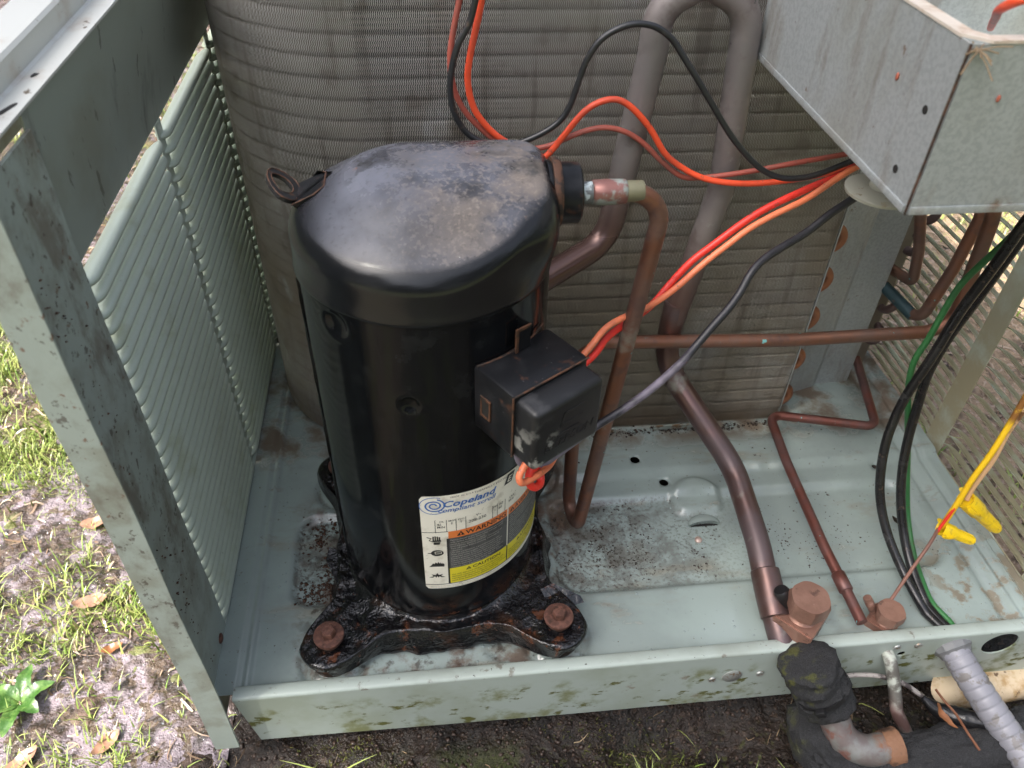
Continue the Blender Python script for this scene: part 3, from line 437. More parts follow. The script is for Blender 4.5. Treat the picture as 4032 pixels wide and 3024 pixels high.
# ------------------------------------------------------------------ added unseen tree left of the photographer, put in to shade the cabinet
tree = thing('added_shade_tree', 'added small leafy tree, unseen left of the camera, put in to shade the cabinet', 'tree', (-2.3, -.75, -.12))
tc = Vector((.215, .54, .06))+sdir*3.6
tube('trunk', catmull([(-2.3, -.75, -.2), (-2.25, -.78, .8), (-2.05, -.70, 1.7), (tc.x-.05, tc.y, tc.z-.1)], 8), np.linspace(.07, .03, 25), mat('bark', (.10, .07, .05), .9, bump=[(60, .6, .01)]), tree, 12)
nl = 3600; q = rng.normal(size=(nl, 3)); q /= np.linalg.norm(q, axis=1)[:, None]; q *= rng.uniform(.2, 1, nl)[:, None]**.45; q *= np.array([.43, .52, .30])*(1+.12*np.sin(q[:, :1]*9+q[:, 1:2]*7)); q += np.array(tc)
e1_ = rng.normal(size=(nl, 3)); e1_ /= np.linalg.norm(e1_, axis=1)[:, None]; e2_ = np.cross(e1_, rng.normal(size=(nl, 3))); e2_ /= np.linalg.norm(e2_, axis=1)[:, None]; ls = rng.uniform(.022, .042, nl)[:, None]
V = np.stack([q-e1_*ls, q+e2_*ls*.55, q+e1_*ls, q-e2_*ls*.55], 1).reshape(-1, 3)
npmesh('crown', V, np.arange(nl*4).reshape(-1, 4), mat('tree_leaf', (.05, .10, .025), .5, island=(.09, .14, .03)), tree, False)

# unseen ring of far-off trees, added to darken reflections
nl = 9000; a = rng.uniform(0, 2*math.pi, nl); rad = rng.uniform(8.5, 11., nl); hh = 5.2+1.6*np.sin(a*5+1)+1.1*np.sin(a*13); zc = hh*rng.uniform(0, 1, nl)**.75
q = np.stack([rad*np.cos(a), rad*np.sin(a), zc-.2], 1); e1_ = rng.normal(size=(nl, 3)); e1_ /= np.linalg.norm(e1_, axis=1)[:, None]; e2_ = np.cross(e1_, rng.normal(size=(nl, 3))); e2_ /= np.linalg.norm(e2_, axis=1)[:, None]; ls = rng.uniform(.25, .5, nl)[:, None]
V = np.stack([q-e1_*ls, q+e2_*ls*.7, q+e1_*ls, q-e2_*ls*.7], 1).reshape(-1, 3)
o = npmesh('added_wood_ring', V, np.arange(nl*4).reshape(-1, 4), mat('wood_foliage', (.04, .07, .02), .7, island=(.075, .10, .03)), None, False); o['kind'] = 'stuff'

# ------------------------------------------------------------------ cabinet
cab = thing('condenser_cabinet', 'open grey green condenser cabinet with louvered side panels standing on wet ground', 'cabinet', (.17, .69, -.06))
# base pan
RX = [(.105, .485, .410, .518, -.0065), (-.142, -.06, .418, .520, -.0055), (.03, .072, .345, .40, -.003)]
HOLES = [(.209, .564, .0052), (.233, .534, .0050), (.467, .538, .0036)]
def pan_h(x, y):
    h = np.zeros_like(x)
    for x0, x1, y0, y1, d in RX:
        cx, cy, hx, hy = (x0+x1)/2, (y0+y1)/2, (x1-x0)/2-.02, (y1-y0)/2-.02
        sd = np.hypot(np.maximum(np.abs(x-cx)-hx, 0), np.maximum(np.abs(y-cy)-hy, 0))-.02
        h = h+d*sstep(sd, .004, -.005)
    bulge = np.hypot(x-.262, y-.512); h = h+.006*sstep(bulge, .03, .02)*(y > .49)*sstep(y, .49, .50)
    h = h+.005*sstep(y, .540, .553)*sstep(x, .10, .13)
    for fx in (-.099, .093):
        for fy in (.365, .555):
            d = np.hypot(x-fx, y-fy); h = h-.0035*np.exp(-((d-.0265)/.0028)**2)+.001*sstep(d, .024, .020)
    h = h+.0045*np.exp(-((x+.170)/.0018)**2)+.003*sstep(x, -.172, -.178)
    h = h+.0045*np.exp(-((x-.517)/.0022)**2)-.003*np.exp(-((x-.505)/.004)**2)+.004*sstep(x, .52, .527)
    h = h+.0009*(fbm(x, y, 14, 2, 61)-.5)
    return h
st = .0025
px = np.arange(-.1945, .5425, st); py = np.arange(.3375, 1.06, st); PX, PY = np.meshgrid(px, py); PZ = pan_h(PX, PY)
F = grid_faces(len(py), len(px)); nx = len(px); drop = set(); ringV = []; ringF = []; base_n = PX.size
for hx, hy, hr in HOLES:
    ci = int(round((hx-px[0])/st)); cj = int(round((hy-py[0])/st)); k = 3; cx, cy = px[ci], py[cj]
    for j in range(cj-k, cj+k):
        for i in range(ci-k, ci+k): drop.add(j*(nx-1)+i)
    loop = [(i, cj-k) for i in range(ci-k, ci+k)]+[(ci+k, j) for j in range(cj-k, cj+k)]+[(i, cj+k) for i in range(ci+k, ci-k, -1)]+[(ci-k, j) for j in range(cj+k, cj-k, -1)]
    b0 = base_n+len(ringV); nL = len(loop)
    for (i, j) in loop:
        a = math.atan2(py[j]-cy, px[i]-cx); ringV.append((cx+hr*math.cos(a), cy+hr*math.sin(a), float(pan_h(np.array([cx]), np.array([cy]))[0])))
    for (i, j) in loop:
        a = math.atan2(py[j]-cy, px[i]-cx); ringV.append((cx+hr*math.cos(a), cy+hr*math.sin(a), float(pan_h(np.array([cx]), np.array([cy]))[0])-.0014))
    for q in range(nL):
        q2 = (q+1) % nL; g0 = loop[q][1]*nx+loop[q][0]; g1 = loop[q2][1]*nx+loop[q2][0]
        ringF += [(g0, g1, b0+q2, b0+q), (b0+q, b0+q2, b0+nL+q2, b0+nL+q)]
F = np.concatenate([np.delete(F, sorted(drop), 0), np.array(ringF)])
npmesh('base_pan', np.concatenate([np.stack([PX, PY, PZ], -1).reshape(-1, 3), np.array(ringV)]), F, m_pan, cab)
# front rail: lip, face with pierced holes
def pierced(name, outer, holes, y, thick, material, parent):
    bm = bmesh.new(); es = []
    def ring(pts):
        vs = [bm.verts.new((a, y, b)) for a, b in pts]
        for i in range(len(vs)): es.append(bm.edges.new((vs[i], vs[(i+1) % len(vs)])))
    ring(outer)
    for cx, cz, rx, n in holes: ring([(cx+rx*math.cos(t*2*math.pi/n), cz+rx*math.sin(t*2*math.pi/n)) for t in range(n)])
    bmesh.ops.triangle_fill(bm, edges=es, use_beauty=True)
    r_ = bmesh.ops.extrude_face_region(bm, geom=bm.faces[:]); bmesh.ops.translate(bm, vec=(0, thick, 0), verts=[v for v in r_['geom'] if isinstance(v, bmesh.types.BMVert)])
    return bmobj(name, bm, material, parent)
RL, RR = -.1765, .575
rail = pierced('front_rail', [(RL, .0085), (RL+.010, -.062), (.10, -.068), (.52, -.070), (RR, -.066), (RR, .0085)], [(.4925, -.0105, .0165, 36), (.3995, -.0125, .004, 16)], .329, .0014, m_rail, cab)
prof = [(.3292, .0060), (.3289, .0085), (.3294, .0103), (.3310, .0112), (.3400, .0104), (.3412, .0090), (.3408, -.004)]
V = [(x, y, z+.0005*math.sin(x*9)) for x in np.linspace(RL, RR, 60) for y, z in prof]
o = mesh('rail_lip', V, grid_faces(60, len(prof)), m_paint, cab)
for (x, z, r_) in [(.2455, -.0235, .0088), (.2280, -.0265, .0034), (.2710, -.0235, .0036)]:
    lathe('knockout_plug', [(r_, 0), (r_, .0008), (r_*.92, .0014), (r_*.1, .0016)], (x, .3286, z), m_plug, cab, 24, (0, -1, 0))
for (x, z) in [(.3905, .0002), (.4105, .0005), (.2972, -.0068)]:
    lathe('rivet', [(.0038, 0), (.0034, .0008), (.002, .0012), (.0003, .0014)], (x, .3286, z), m_plug, cab, 18, (0, -1, 0))
# corner post
pm = [(-.199, .3170), (-.1795, .3170), (-.1795, .3188), (-.1935, .3192), (-.1945, .3210), (-.1945, .4035), (-.1965, .4035), (-.1965, .3205), (-.199, .3190)]
V = []
zs = np.linspace(-.047, .456, 24)
for z in zs: V += [(a+.0006*math.sin(z*31), b, z) for a, b in pm]
n = len(pm); Fp = grid_faces(len(zs), n, True).tolist()+[list(range(n))[::-1], list(range((len(zs)-1)*n, len(zs)*n))]
bmo = mesh('corner_post', V, Fp, m_post, cab); bmo.data.set_sharp_from_angle(angle=math.radians(30))
lathe('screw', [(.0045, 0), (.0045, .001), (.003, .002), (.0003, .0022)], (-.1944, .385, .012), m_rust, cab, 16, (1, 0, 0))
# louvers
def slat_mesh(L_, sgn):
    """pressed louver: rolled nose standing into the cabinet, blade falling outwards, scooped ends"""
    prof = [(-.0012, -.0066), (-.0044, -.0052), (-.0054, -.0027), (-.0040, -.0006), (-.0006, .0004), (.0034, -.0006), (.0080, -.0040)] if sgn < 0 else [(.0004, .0010), (0, 0), (.0042, -.0003), (.0088, -.0018), (.0108, -.0036), (.0118, -.0056)]; V = []
    if len(prof) == 6: prof = prof[:5]+[(.0114, -.0046), prof[5]]
    for t, s in [(0, .05), (.0025, .42), (.006, .74), (.011, .95), (.016, 1), (L_-.016, 1), (L_-.011, .95), (L_-.006, .74), (L_-.0025, .42), (L_, .05)]:
        V += [(sgn*u*s, t, z*(.25+.75*s)-(1-s)*.0015) for u, z in prof]
    me = bpy.data.meshes.new('slat'); me.from_pydata(V, [], grid_faces(10, len(prof)).tolist()); me.materials.append(m_slat); me.polygons.foreach_set('use_smooth', [True]*len(me.polygons)); me.update(); return me
def slats(panel, me, x, y, zs):
    for z in zs:
        o = bpy.data.objects.new('slat', me); COL.objects.link(o); o.parent = panel; o.location = (x, y, z)
PIT = .01215
lp = []
Zt = .3735
def strips(name, x, rects, th, material, parent):
    bm = bmesh.new()
    for y0, y1, z0, z1 in rects:
        r_ = bmesh.ops.create_cube(bm, size=1); bmesh.ops.scale(bm, vec=(th, y1-y0, z1-z0), verts=r_['verts']); bmesh.ops.translate(bm, vec=(x, (y0+y1)/2, (z0+z1)/2), verts=r_['verts'])
    return bmobj(name, bm, material, parent)
pl = strips('louver_panel', -.1985, [(.322, .4075, -.045, .372), (.5950, .6100, -.006, .3735), (.7950, .8100, -.006, .3735), (.9950, 1.06, -.006, .3735), (.4045, .5985, -.006, -.0015), (.6065, .7985, -.006, -.0015), (.8065, .9985, -.006, -.0015)], .0012, m_slat, cab)
for y0, y1 in ((.4025, .5955), (.6010, .7950), (.7985, .9985)):
    slats(pl, slat_mesh(y1-y0, -1), -.198, y0, [Zt-.010-PIT*i for i in range(31)])
ys_ = np.linspace(.4036, 1.06, 24); V = []
def top_edge(y):
    x_ = -.1962+.0200*float(sstep(np.array(y), .40, .60)); return x_, .63+.167*x_/.197
for y in ys_:
    xt, zt_ = top_edge(y); zb_ = .3735
    for k in range(7):
        f_ = k/6; V.append((-.1984+(xt+.1984)*f_**1.3, y, zb_+(zt_-zb_)*f_))
    for k in range(6, -1, -1):
        f_ = k/6; V.append((-.1984+(xt+.1984)*f_**1.3-.0013, y, zb_+(zt_-zb_)*f_))
o = mesh('upper_panel', V, grid_faces(len(ys_), 14, True).tolist()+[list(range(14))[::-1]], m_upper, cab); o.data.set_sharp_from_angle(angle=math.radians(40))
# top flange: inner lip, step, outer rim
pf = [(.0008, .0001), (.0008, .0016), (-.013, .0012), (-.0148, .0022), (-.0145, .0140), (-.0162, .0158), (-.040, .0150), (-.042, .0130), (-.042, -.041), (-.0405, -.041), (-.0405, .0120), (-.017, .0130), (-.0165, -.0002)]
V = []; yf = np.concatenate([[.338], ys_])
for y in yf:
    xt, zt_ = top_edge(y); V += [(a+xt, y-.006, z+zt_) for a, z in pf]
n = len(pf); o = mesh('top_flange', V, grid_faces(len(yf), n, True).tolist()+[list(range(n))[::-1], list(range((len(yf)-1)*n, len(yf)*n))], m_flange, cab); o.data.set_sharp_from_angle(angle=math.radians(30))
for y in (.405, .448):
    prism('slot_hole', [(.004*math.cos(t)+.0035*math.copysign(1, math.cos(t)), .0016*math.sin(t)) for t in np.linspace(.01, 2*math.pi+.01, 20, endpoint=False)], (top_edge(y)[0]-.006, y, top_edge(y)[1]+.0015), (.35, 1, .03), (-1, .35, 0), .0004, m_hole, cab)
# right louver panel, seen from inside, with its wide centre web
pr = strips('louver_panel', .5445, [(.548, .575, -.004, .42), (.725, .76, -.004, .42), (.37, .388, -.004, .42), (.388, .548, -.004, .0005), (.575, .725, -.004, .0005), (.37, .76, .42, .47)], .0012, m_slat, cab)
for y0, y1 in ((.388, .548), (.575, .725)):
    slats(pr, slat_mesh(y1-y0, 1), .544, y0, [.0095+PIT*i for i in range(34)])
mesh('pan_side_lip', [(.5315, .337, .0042), (.5315, 1.05, .0042), (.5435, 1.05, -.002), (.5435, .337, -.002), (.5435, 1.05, -.03), (.5435, .337, -.03)], [(0, 1, 2, 3), (3, 2, 4, 5)], m_paint, cab, False)
mesh('pan_side_lip', [(-.1944, .337, .0036), (-.1944, 1.05, .0036), (-.1976, 1.05, .0040), (-.1976, .337, .0040), (-.1976, 1.05, -.03), (-.1976, .337, -.03)], [(3, 2, 1, 0), (5, 4, 2, 3)], m_paint, cab, False)
# pressed drain louver, screws and coil clips of the pan
V = []; n = 14
for i in range(6):
    f_ = i/5*math.pi/2
    for j in range(n+1):
        a = j/n*math.pi; V.append((.2615+.0165*math.cos(f_)*math.cos(a), .479+.013*math.cos(f_)*math.sin(a), -.004+.0062*math.sin(f_)+(.0035 if i == 0 else 0)*0))
mesh('drain_louver', V, grid_faces(6, n+1), m_pan, cab)
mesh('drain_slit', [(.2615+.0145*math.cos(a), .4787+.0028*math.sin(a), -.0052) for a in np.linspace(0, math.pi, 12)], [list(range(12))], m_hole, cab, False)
lathe('screw', [(.0036, 0), (.0036, .0012), (.0022, .0026), (.0004, .0028)], (.2505, .4625, -.0058), mat('pinkish_bare_metal', (.55, .42, .36), .4, .3), cab, 14)
for x0, x1 in ((.238, .305), (.178, .196)):
    prism('coil_clip', [(x0, 0), (x1, 0), (x1, .008), (x1-.003, .011), (x0+.003, .011), (x0, .008)], (0, .6085, .003), (1, 0, 0), (0, -.25, 1), .0012, mat('stained_pan_paint', (.33, .37, .33), .45, layers=[D(c=(.17, .10, .05), s=90, lo=.48, hi=.6)]), cab)

# ------------------------------------------------------------------ condenser coil
coil = thing('condenser_coil', 'grimy finned condenser coil curving round behind the black compressor', 'coil', (.1, .75, 0))
cxr, cyr, CR = -.045, .745, .13
def coil_at(s):
    L1 = .383-cxr; L2 = math.pi/2*CR
    if s < L1: return (.383-s, .615), (-1, 0), (0, 1)
    if s < L1+L2:
        a = (s-L1)/CR; return (cxr-CR*math.sin(a), cyr-CR*math.cos(a)), (-math.cos(a), math.sin(a)), (math.sin(a), math.cos(a))
    return (cxr-CR, cyr+s-L1-L2), (0, 1), (1, 0)
FP = .00138; total = (.383-cxr)+math.pi/2*CR+.17; nf = int(total/FP)
P0 = np.array([coil_at((i+.5)*FP) for i in range(nf)])            # nf,3,2
ROW = .0165; per = 8; nz = int(.50/ROW)*per+1
zz = np.arange(nz)*ROW/per+.002; ph = np.arange(nz) % per
lat = np.where(ph % 2 == 0, .00036, -.00036); dep = np.where(ph == 0, .0009, 0.); hw = np.where(ph == 0, .00013, .00020)[None]
s_ = (np.arange(nf)+.5)*FP; SS, ZZ = np.meshgrid(s_, zz, indexing='ij')
bend = (fbm(SS, ZZ, 16, 2, 71)-.5)*.0010; dd = np.clip(fbm(SS, ZZ, 26, 2, 77)-.66, 0, 1)*.004
bs, tn, nn_ = P0[:, None, 0], P0[:, None, 1], P0[:, None, 2]
def fin_pt(off, depth):
    xy = bs+tn*(off)[..., None]+nn_*(depth)[..., None]; return np.concatenate([xy, ZZ[..., None]], -1)
A_ = fin_pt(lat[None]+bend-hw, dep[None]+dd); B_ = fin_pt(lat[None]+bend+hw, dep[None]+dd); C_ = fin_pt(lat[None]*.4-.00005+bend*.2, np.full_like(SS, .0105))
i = np.arange(nf)[:, None]; j = np.arange(nz-1)[None, :]; a = ((i*nz+j)*2)[..., None]
F = np.concatenate([a, a+1, a+3, a+2], -1).reshape(-1, 4)
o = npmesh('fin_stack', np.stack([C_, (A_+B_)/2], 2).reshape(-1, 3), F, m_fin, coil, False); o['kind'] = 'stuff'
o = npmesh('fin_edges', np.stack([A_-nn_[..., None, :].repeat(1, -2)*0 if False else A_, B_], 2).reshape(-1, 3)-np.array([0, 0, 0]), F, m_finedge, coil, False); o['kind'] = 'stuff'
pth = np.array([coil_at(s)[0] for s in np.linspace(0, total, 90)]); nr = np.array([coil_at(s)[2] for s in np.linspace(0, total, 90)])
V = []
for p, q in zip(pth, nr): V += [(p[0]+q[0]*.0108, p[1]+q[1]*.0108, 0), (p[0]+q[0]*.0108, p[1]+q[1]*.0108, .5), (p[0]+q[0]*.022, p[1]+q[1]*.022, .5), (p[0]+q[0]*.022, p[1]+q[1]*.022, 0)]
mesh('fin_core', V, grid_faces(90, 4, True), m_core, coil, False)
box('fin_core', (.515, .86, .25), (.02, .32, .5), m_fin, coil); box('fin_core', (.17, 1.03, .25), (.68, .02, .5), m_fin, coil)
box('fin_core', (-.168, .975, .25), (.02, .12, .5), m_fin, coil)
box('tube_sheet', (.3845, .6265, .25), (.0012, .024, .5), m_galv, coil)
def half_torus(name, c, R_, r_, e1, e2, material, parent):
    e1, e2 = np.array(e1, float), np.array(e2, float); tube(name, [np.array(c)-e2*.002+e1*R_]+[np.array(c)+e1*R_*math.cos(t)+e2*R_*math.sin(t) for t in np.linspace(0, math.pi, 16)]+[np.array(c)-e2*.002-e1*R_], r_, material, parent, 12)
m_bend = copper('orange_copper', (.42, .17, .085), (.30, .13, .07), .9, .36)
for z in (.233, .186, .138, .082, .030): half_torus('return_bend', (.385, .628, z), .0118, .0050, (0, 0, 1), (1, 0, 0), m_bend, coil)
V = []
for z in (.0, .5):
    for x, y in ((.3855, .640), (.408, .648), (.4125, .654), (.446, .664), (.452, .6685), (.492, .670), (.4945, .676), (.4945, .70)): V.append((x, y, z+(.004*math.sin(x*160) if z == 0 else 0)))
mesh('galvanised_panel', V, [(i, i+1, i+9, i+8) for i in range(7)], m_galv, coil, False)
for c, e1, e2 in (((.5035, .674, .075), (.3, 0, 1), (.25, -1, 0)), ((.508, .676, .118), (.5, 0, 1), (.25, -1, 0)), ((.505, .672, .196), (.2, 0, 1), (.3, -1, 0)), ((.51, .674, .232), (.3, 0, 1), (.3, -1, 0))):
    half_torus('return_bend', c, .0095, .0047, e1, np.array(e2)/np.linalg.norm(e2), m_cop_purple, coil)

# ------------------------------------------------------------------ compressor
AX, AY = -.003, .460
comp = thing('compressor', 'glossy black scroll compressor with dusty domed top and yellow and orange warning label', 'compressor', (AX, AY, .0))
RS, RC, ZS = .0846, .0850, .343
NT_ = 240; zs_ = np.concatenate([[.026, .0275, .031, .037], np.arange(.042, ZS+.003, .0021)]); rs_ = np.concatenate([[.079, .0815, .0832, RS], np.full(len(zs_)-4, RS)])
T_, Z2 = np.meshgrid(np.arange(NT_)*2*math.pi/NT_, zs_); R2 = np.repeat(rs_[:, None], NT_, 1)
R2 = R2+.0002*(fbm(T_*1., Z2*12, 1.4, 2, 91)-.5)
for dt, dzz, dr, dd_ in ((-10, .2785, .0062, .0030), (-42, .331, .0085, .0035), (40, .20, .006, .0)):
    q_ = np.hypot(((T_-math.radians(dt)+math.pi) % (2*math.pi)-math.pi)*RS, Z2-dzz); R2 = R2-dd_*np.exp(-(q_/dr)**4)+dd_*.18*np.exp(-((q_-dr*1.35)/(dr*.25))**2)
V = np.stack([AX+R2*np.sin(T_), AY-R2*np.cos(T_), Z2], -1).reshape(-1, 3)
npmesh('shell', V, grid_faces(len(zs_), NT_, True), m_black, comp)
# cap: polar height field, dome stretched towards the discharge boss (+x) and flat there
def cap_R(th):
    c = np.cos(th); flat = np.where(c > .2, .0845/np.maximum(c, .2), 9.); k = 700.
    bulge = np.minimum(np.maximum(RC, np.minimum(flat, .0945)*sstep(c, .55, .82)), .0955)
    bulge = np.where(c > .2, np.minimum(bulge, flat+.0000+.006*sstep(c, .93, .80)), bulge); return bulge
NT, NR = 192, 44
th = np.arange(NT)*2*math.pi/NT; Rc = cap_R(th)
Rc = np.real(np.fft.ifft(np.fft.fft(Rc)*np.exp(-(np.fft.fftfreq(NT)*NT/12.)**2)))
def cap_z(r_, t, R_):
    x = r_*np.cos(t); y = r_*np.sin(t); sx = np.clip(x, -.004, .055); d = np.hypot(x-sx, y)
    f_ = .0335*(d/.086)**2.2+.0030*sstep(d, .034, .062)
    e = np.clip(R_-r_, 0, None); rd = .0085+.0075*sstep(np.cos(t), .6, .9); g_ = rd-np.sqrt(np.clip(rd*rd-np.clip(rd-e, 0, rd)**2, 0, None)); return .4065-f_-g_
V = []; u = 1-(1-np.linspace(0.02, 1, NR))**1.9
for i in range(NR):
    r_ = Rc*u[i]; z_ = cap_z(r_, th, Rc); V.append(np.stack([AX+r_*np.cos(th), AY+r_*np.sin(th), z_], 1))
ze = V[-1][:, 2]
for f_, add in ((.2, .0), (.5, .0), (.8, .0004), (.93, .0009), (1., .0008), (1.012, 0.), (1.012, -.0024)):
    mixf = sstep(np.array(f_), .25, 1.); r_ = Rc*(1-mixf)+RC*mixf+add; V.append(np.stack([AX+r_*np.cos(th), AY+r_*np.sin(th), ze+(ZS-ze)*f_], 1))
n = len(V); F = grid_faces(n, NT, True).tolist(); F.append(list(range(NT)))
V = np.vstack(V); bm = bmesh.new(); vs = [bm.verts.new(p) for p in V]
for q in F[:-1]: bm.faces.new([vs[i] for i in q])
vc = bm.verts.new((AX, AY, .4065))
for i in range(NT): bm.faces.new([vs[i], vs[(i+1) % NT], vc])
bmobj('top_cap', bm, m_cap, comp, True)
tube('weld_bead', [(AX+(RS+.0002)*math.sin(math.radians(-74)), AY-(RS+.0002)*math.cos(math.radians(-74)), z) for z in np.linspace(.04, ZS-.004, 40)], .0011, m_black, comp, 8, False, .25)
o = tube('weld_bead', [(AX+.0845*math.cos(t), AY+.0845*math.sin(t), ZS-.0012) for t in np.linspace(0, 2*math.pi, 97)], .0008, m_black, comp, 8, False)
# boss for the discharge tube
lathe('discharge_boss', [(.0205, -.006), (.0205, 0), (.0195, .0012), (.0192, .0142), (.0180, .0155), (.0075, .0157)], (.0825, .456, .3832), m_boxsteel, comp, 40, (1, 0, 0))
lathe('boss_weld', [(.0228, -.003), (.0228, .0006), (.0212, .0026), (.0196, .0012)], (.0822, .456, .3832), m_edge, comp, 36, (1, 0, 0))
# lifting lug
def rounded(pts, r_, k=5):
    out_ = []; n_ = len(pts)
    for i in range(n_):
        a, b, c = (np.array(pts[(i+d) % n_], float) for d in (-1, 0, 1)); ua = (a-b)/np.linalg.norm(a-b); uc = (c-b)/np.linalg.norm(c-b)
        for q in range(k):
            t = q/(k-1); out_.append((1-t)**2*(b+ua*r_)+2*t*(1-t)*b+t*t*(b+uc*r_))
    return [tuple(p) for p in out_]
pg = prism('lifting_lug', rounded([(0, -.0132), (.016, -.0132), (.0232, -.008), (.0232, .0105), (.0205, .0132), (0, .0132)], .0022), (-.0822, .467, .3790), (1, 0, .47), (0, 1, 0), .003, m_boxsteel, comp, .0004)
oo = []; hi_ = []
for a in np.linspace(-math.pi/2, 1.5*math.pi, 28, endpoint=False):
    s_, c_ = math.sin(a), math.cos(a); w_ = 1-.30*max(0, s_)
    oo.append((.0112*(1+math.copysign(abs(s_)**.8, s_)), -.0145*w_*math.copysign(abs(c_)**.75, c_)-.004*max(0, s_))); hi_.append((.0042+.0078*(1+s_), -.0088*w_*c_-.0035*max(0, s_)))
prism('lifting_loop', oo, (-.0812, .467, .3800), (-.80, 0, .60), (0, -1, 0), .003, m_lug, pg, 0, hi_)
for src, r_ in ((oo, .0005), (hi_, .0004)):
    u_, v_ = Vector((-.80, 0, .60)), Vector((0, -1, 0)); nn_v = u_.cross(v_); pp = [Vector((-.0812, .467, .3800))+u_*q[0]+v_*q[1]+nn_v*.003 for q in src]; tube('lug_rim', pp+[pp[0]], r_, m_edge, pg, 6, False)
pp = [Vector((-.0822, .467, .3790))+Vector((.905, 0, .425))*q[0]+Vector((0, 1, 0))*q[1]+Vector((-.425, 0, .905))*.003 for q in ((0, -.0132), (.016, -.0132), (.0232, -.008), (.0232, .0105), (.0205, .0132))]; tube('lug_rim', pp, .0005, m_edge, pg, 6)
# base plate with four corner feet and turned-down edges
fx, fy = .096, .095
def star(t):
    """outline radius of the plate at angle t, one quadrant repeated"""
    a = (t-math.pi/4) % (math.pi/2); a = min(a, math.pi/2-a)
    tip = .158; lobe = tip*math.cos(a) if a < .0 else 0
    w_ = .0265; rl = math.hypot(fx, fy); s2 = w_*w_-(rl*math.sin(a))**2
    r1 = rl*math.cos(a)+math.sqrt(s2) if s2 > 0 else 0
    r2 = .0965/max(.3, math.cos(math.pi/4-a))*(1-.10*math.sin(2*(math.pi/4-a)))+.012*math.exp(-(a/.32)**2)
    return max(r1, r2)
NB = 288; tb = np.arange(NB)*2*math.pi/NB; Rb = np.array([star(t) for t in tb]); Rb = np.real(np.fft.ifft(np.fft.fft(Rb)*np.exp(-(np.fft.fftfreq(NB)*NB/30.)**2)))
V = []; corner = np.array([math.exp(-((min((t-math.pi/4) % (math.pi/2), math.pi/2-(t-math.pi/4) % (math.pi/2)))/.20)**2) for t in tb])
edge = 1-corner
wav = .0012*np.sin(9*tb)+.001*np.sin(23*tb+1)
V.append(np.stack([AX+.083*np.cos(tb), AY+.083*np.sin(tb), np.full(NB, .031)], 1))
for f_ in (.06, .14, .24, .34, .44, .54, .64, .74, .84, .92, .97):
    r_ = .083+(Rb-.083)*f_; x_, y_ = r_*np.cos(tb), r_*np.sin(tb); z0 = .0262+.0022*math.exp(-(f_/.12)**2)+.0016*f_**4; crump = (np.abs(fbm(x_+3, y_+5, 34, 3, 95)-.5)*-.010+.0016+(fbm(x_+1, y_+2, 110, 2, 96)-.5)*.0022)*min(1, f_*5)*min(1, (1-f_)*6)
    V.append(np.stack([AX+x_, AY+y_, z0+crump*(1-.6*corner)], 1))
for dr, dz in ((0, .0262), (.0014, .0235), (.0026, .0185), (.0040, .012), (.0052, .0066), (.0064, .0050), (.0040, .0046), (.0020, .010)):
    wv_ = .0016*np.sin(7*tb+2)+.0012*np.sin(17*tb)+.0008*np.sin(31*tb+1)
    r_ = Rb+(dr+wv_*dr*180*.9)*edge; z_ = np.where(corner > .7, .0262-(.0262-dz)*.16, dz+corner*(.0225-dz)*.9); V.append(np.stack([AX+r_*np.cos(tb), AY+r_*np.sin(tb), z_], 1))
o = mesh('base_plate', np.vstack(V), [q[::-1] for q in grid_faces(len(V), NB, True)], m_foot, comp)
# turned-up sharp tongues of the bent plate beside the front right foot and rear left foot
prism('plate_tongue', [(0, 0), (.030, .004), (.028, .010), (.006, .024), (-.006, .02)], (.0905, .381, .018), (1, .1, -.05), (-.1, .6, .35), .002, m_foot, comp)
prism('plate_tongue', [(0, 0), (-.014, .012), (-.030, .048), (-.028, .062), (0, .05)], (-.078, .40, .0165), (1, 0, -.1), (0, 1, .10), .002, m_foot, comp)
for i, (bx, by) in enumerate(((-.099, .365), (.093, .365), (-.099, .555), (.093, .555))):
    bo = lathe('mounting_bolt', [(.0063, .037), (.0063, .0425), (.0055, .0440), (.0005, .0442)], (bx, by, 0), m_rust, comp, 6, sharp=20)
    lathe('washer', [(.0078, .0338), (.0124, .0339), (.0127, .0352), (.0124, .0366), (.0070, .0370)], (bx, by, 0), m_rust, bo, 28)
    lathe('grommet', [(.0186, -.0015), (.0192, .004), (.0190, .0105), (.0180, .0125), (.0172, .0130), (.0176, .0145), (.0178, .019), (.0160, .0215), (.0100, .0225), (.0092, .0275), (.0098, .0300), (.0085, .0335), (.005, .034)], (bx, by, 0), m_grommet, bo, 32)
# terminal box
nv = Vector((.555, -.832, 0)); wv = Vector((.832, .555, 0)); AO = Vector((AX, AY, 0))
tb_ = box('terminal_box', AO+nv*.100+wv*.010+Vector((0, 0, .2800)), (.0635, .040, .0530), m_boxsteel, comp, (wv, nv, Vector((0, 0, 1))), .0030)
for s0, s1, z0, z1 in ((-.0210, .0410, .3063, .3063), (-.0218, -.0218, .3063, .256)):   # rusty folded front lip of the steel guard
    tube('guard_edge', [AO+nv*.1206+wv*s0+Vector((0, 0, z0)), AO+nv*.1206+wv*s1+Vector((0, 0, z1))], .0007, m_edge, tb_, 8)
pth = [AO+nv*math.sqrt(.0862**2-q*q)+wv*q+Vector((0, 0, .3066)) for q in np.linspace(-.0210, .0410, 14)]
tube('guard_edge', pth, .0007, m_edge, tb_, 8)
q = AO+nv*.0885+wv*.006
prism('guard_tab', [(0, 0), (0, .017), (.0, .0185), (.0125, .0185), (.0125, .0165), (.0022, .0165), (.0022, 0)], q+Vector((0, 0, .307)), tuple(wv), (0, 0, 1), .0012, m_edge, tb_)
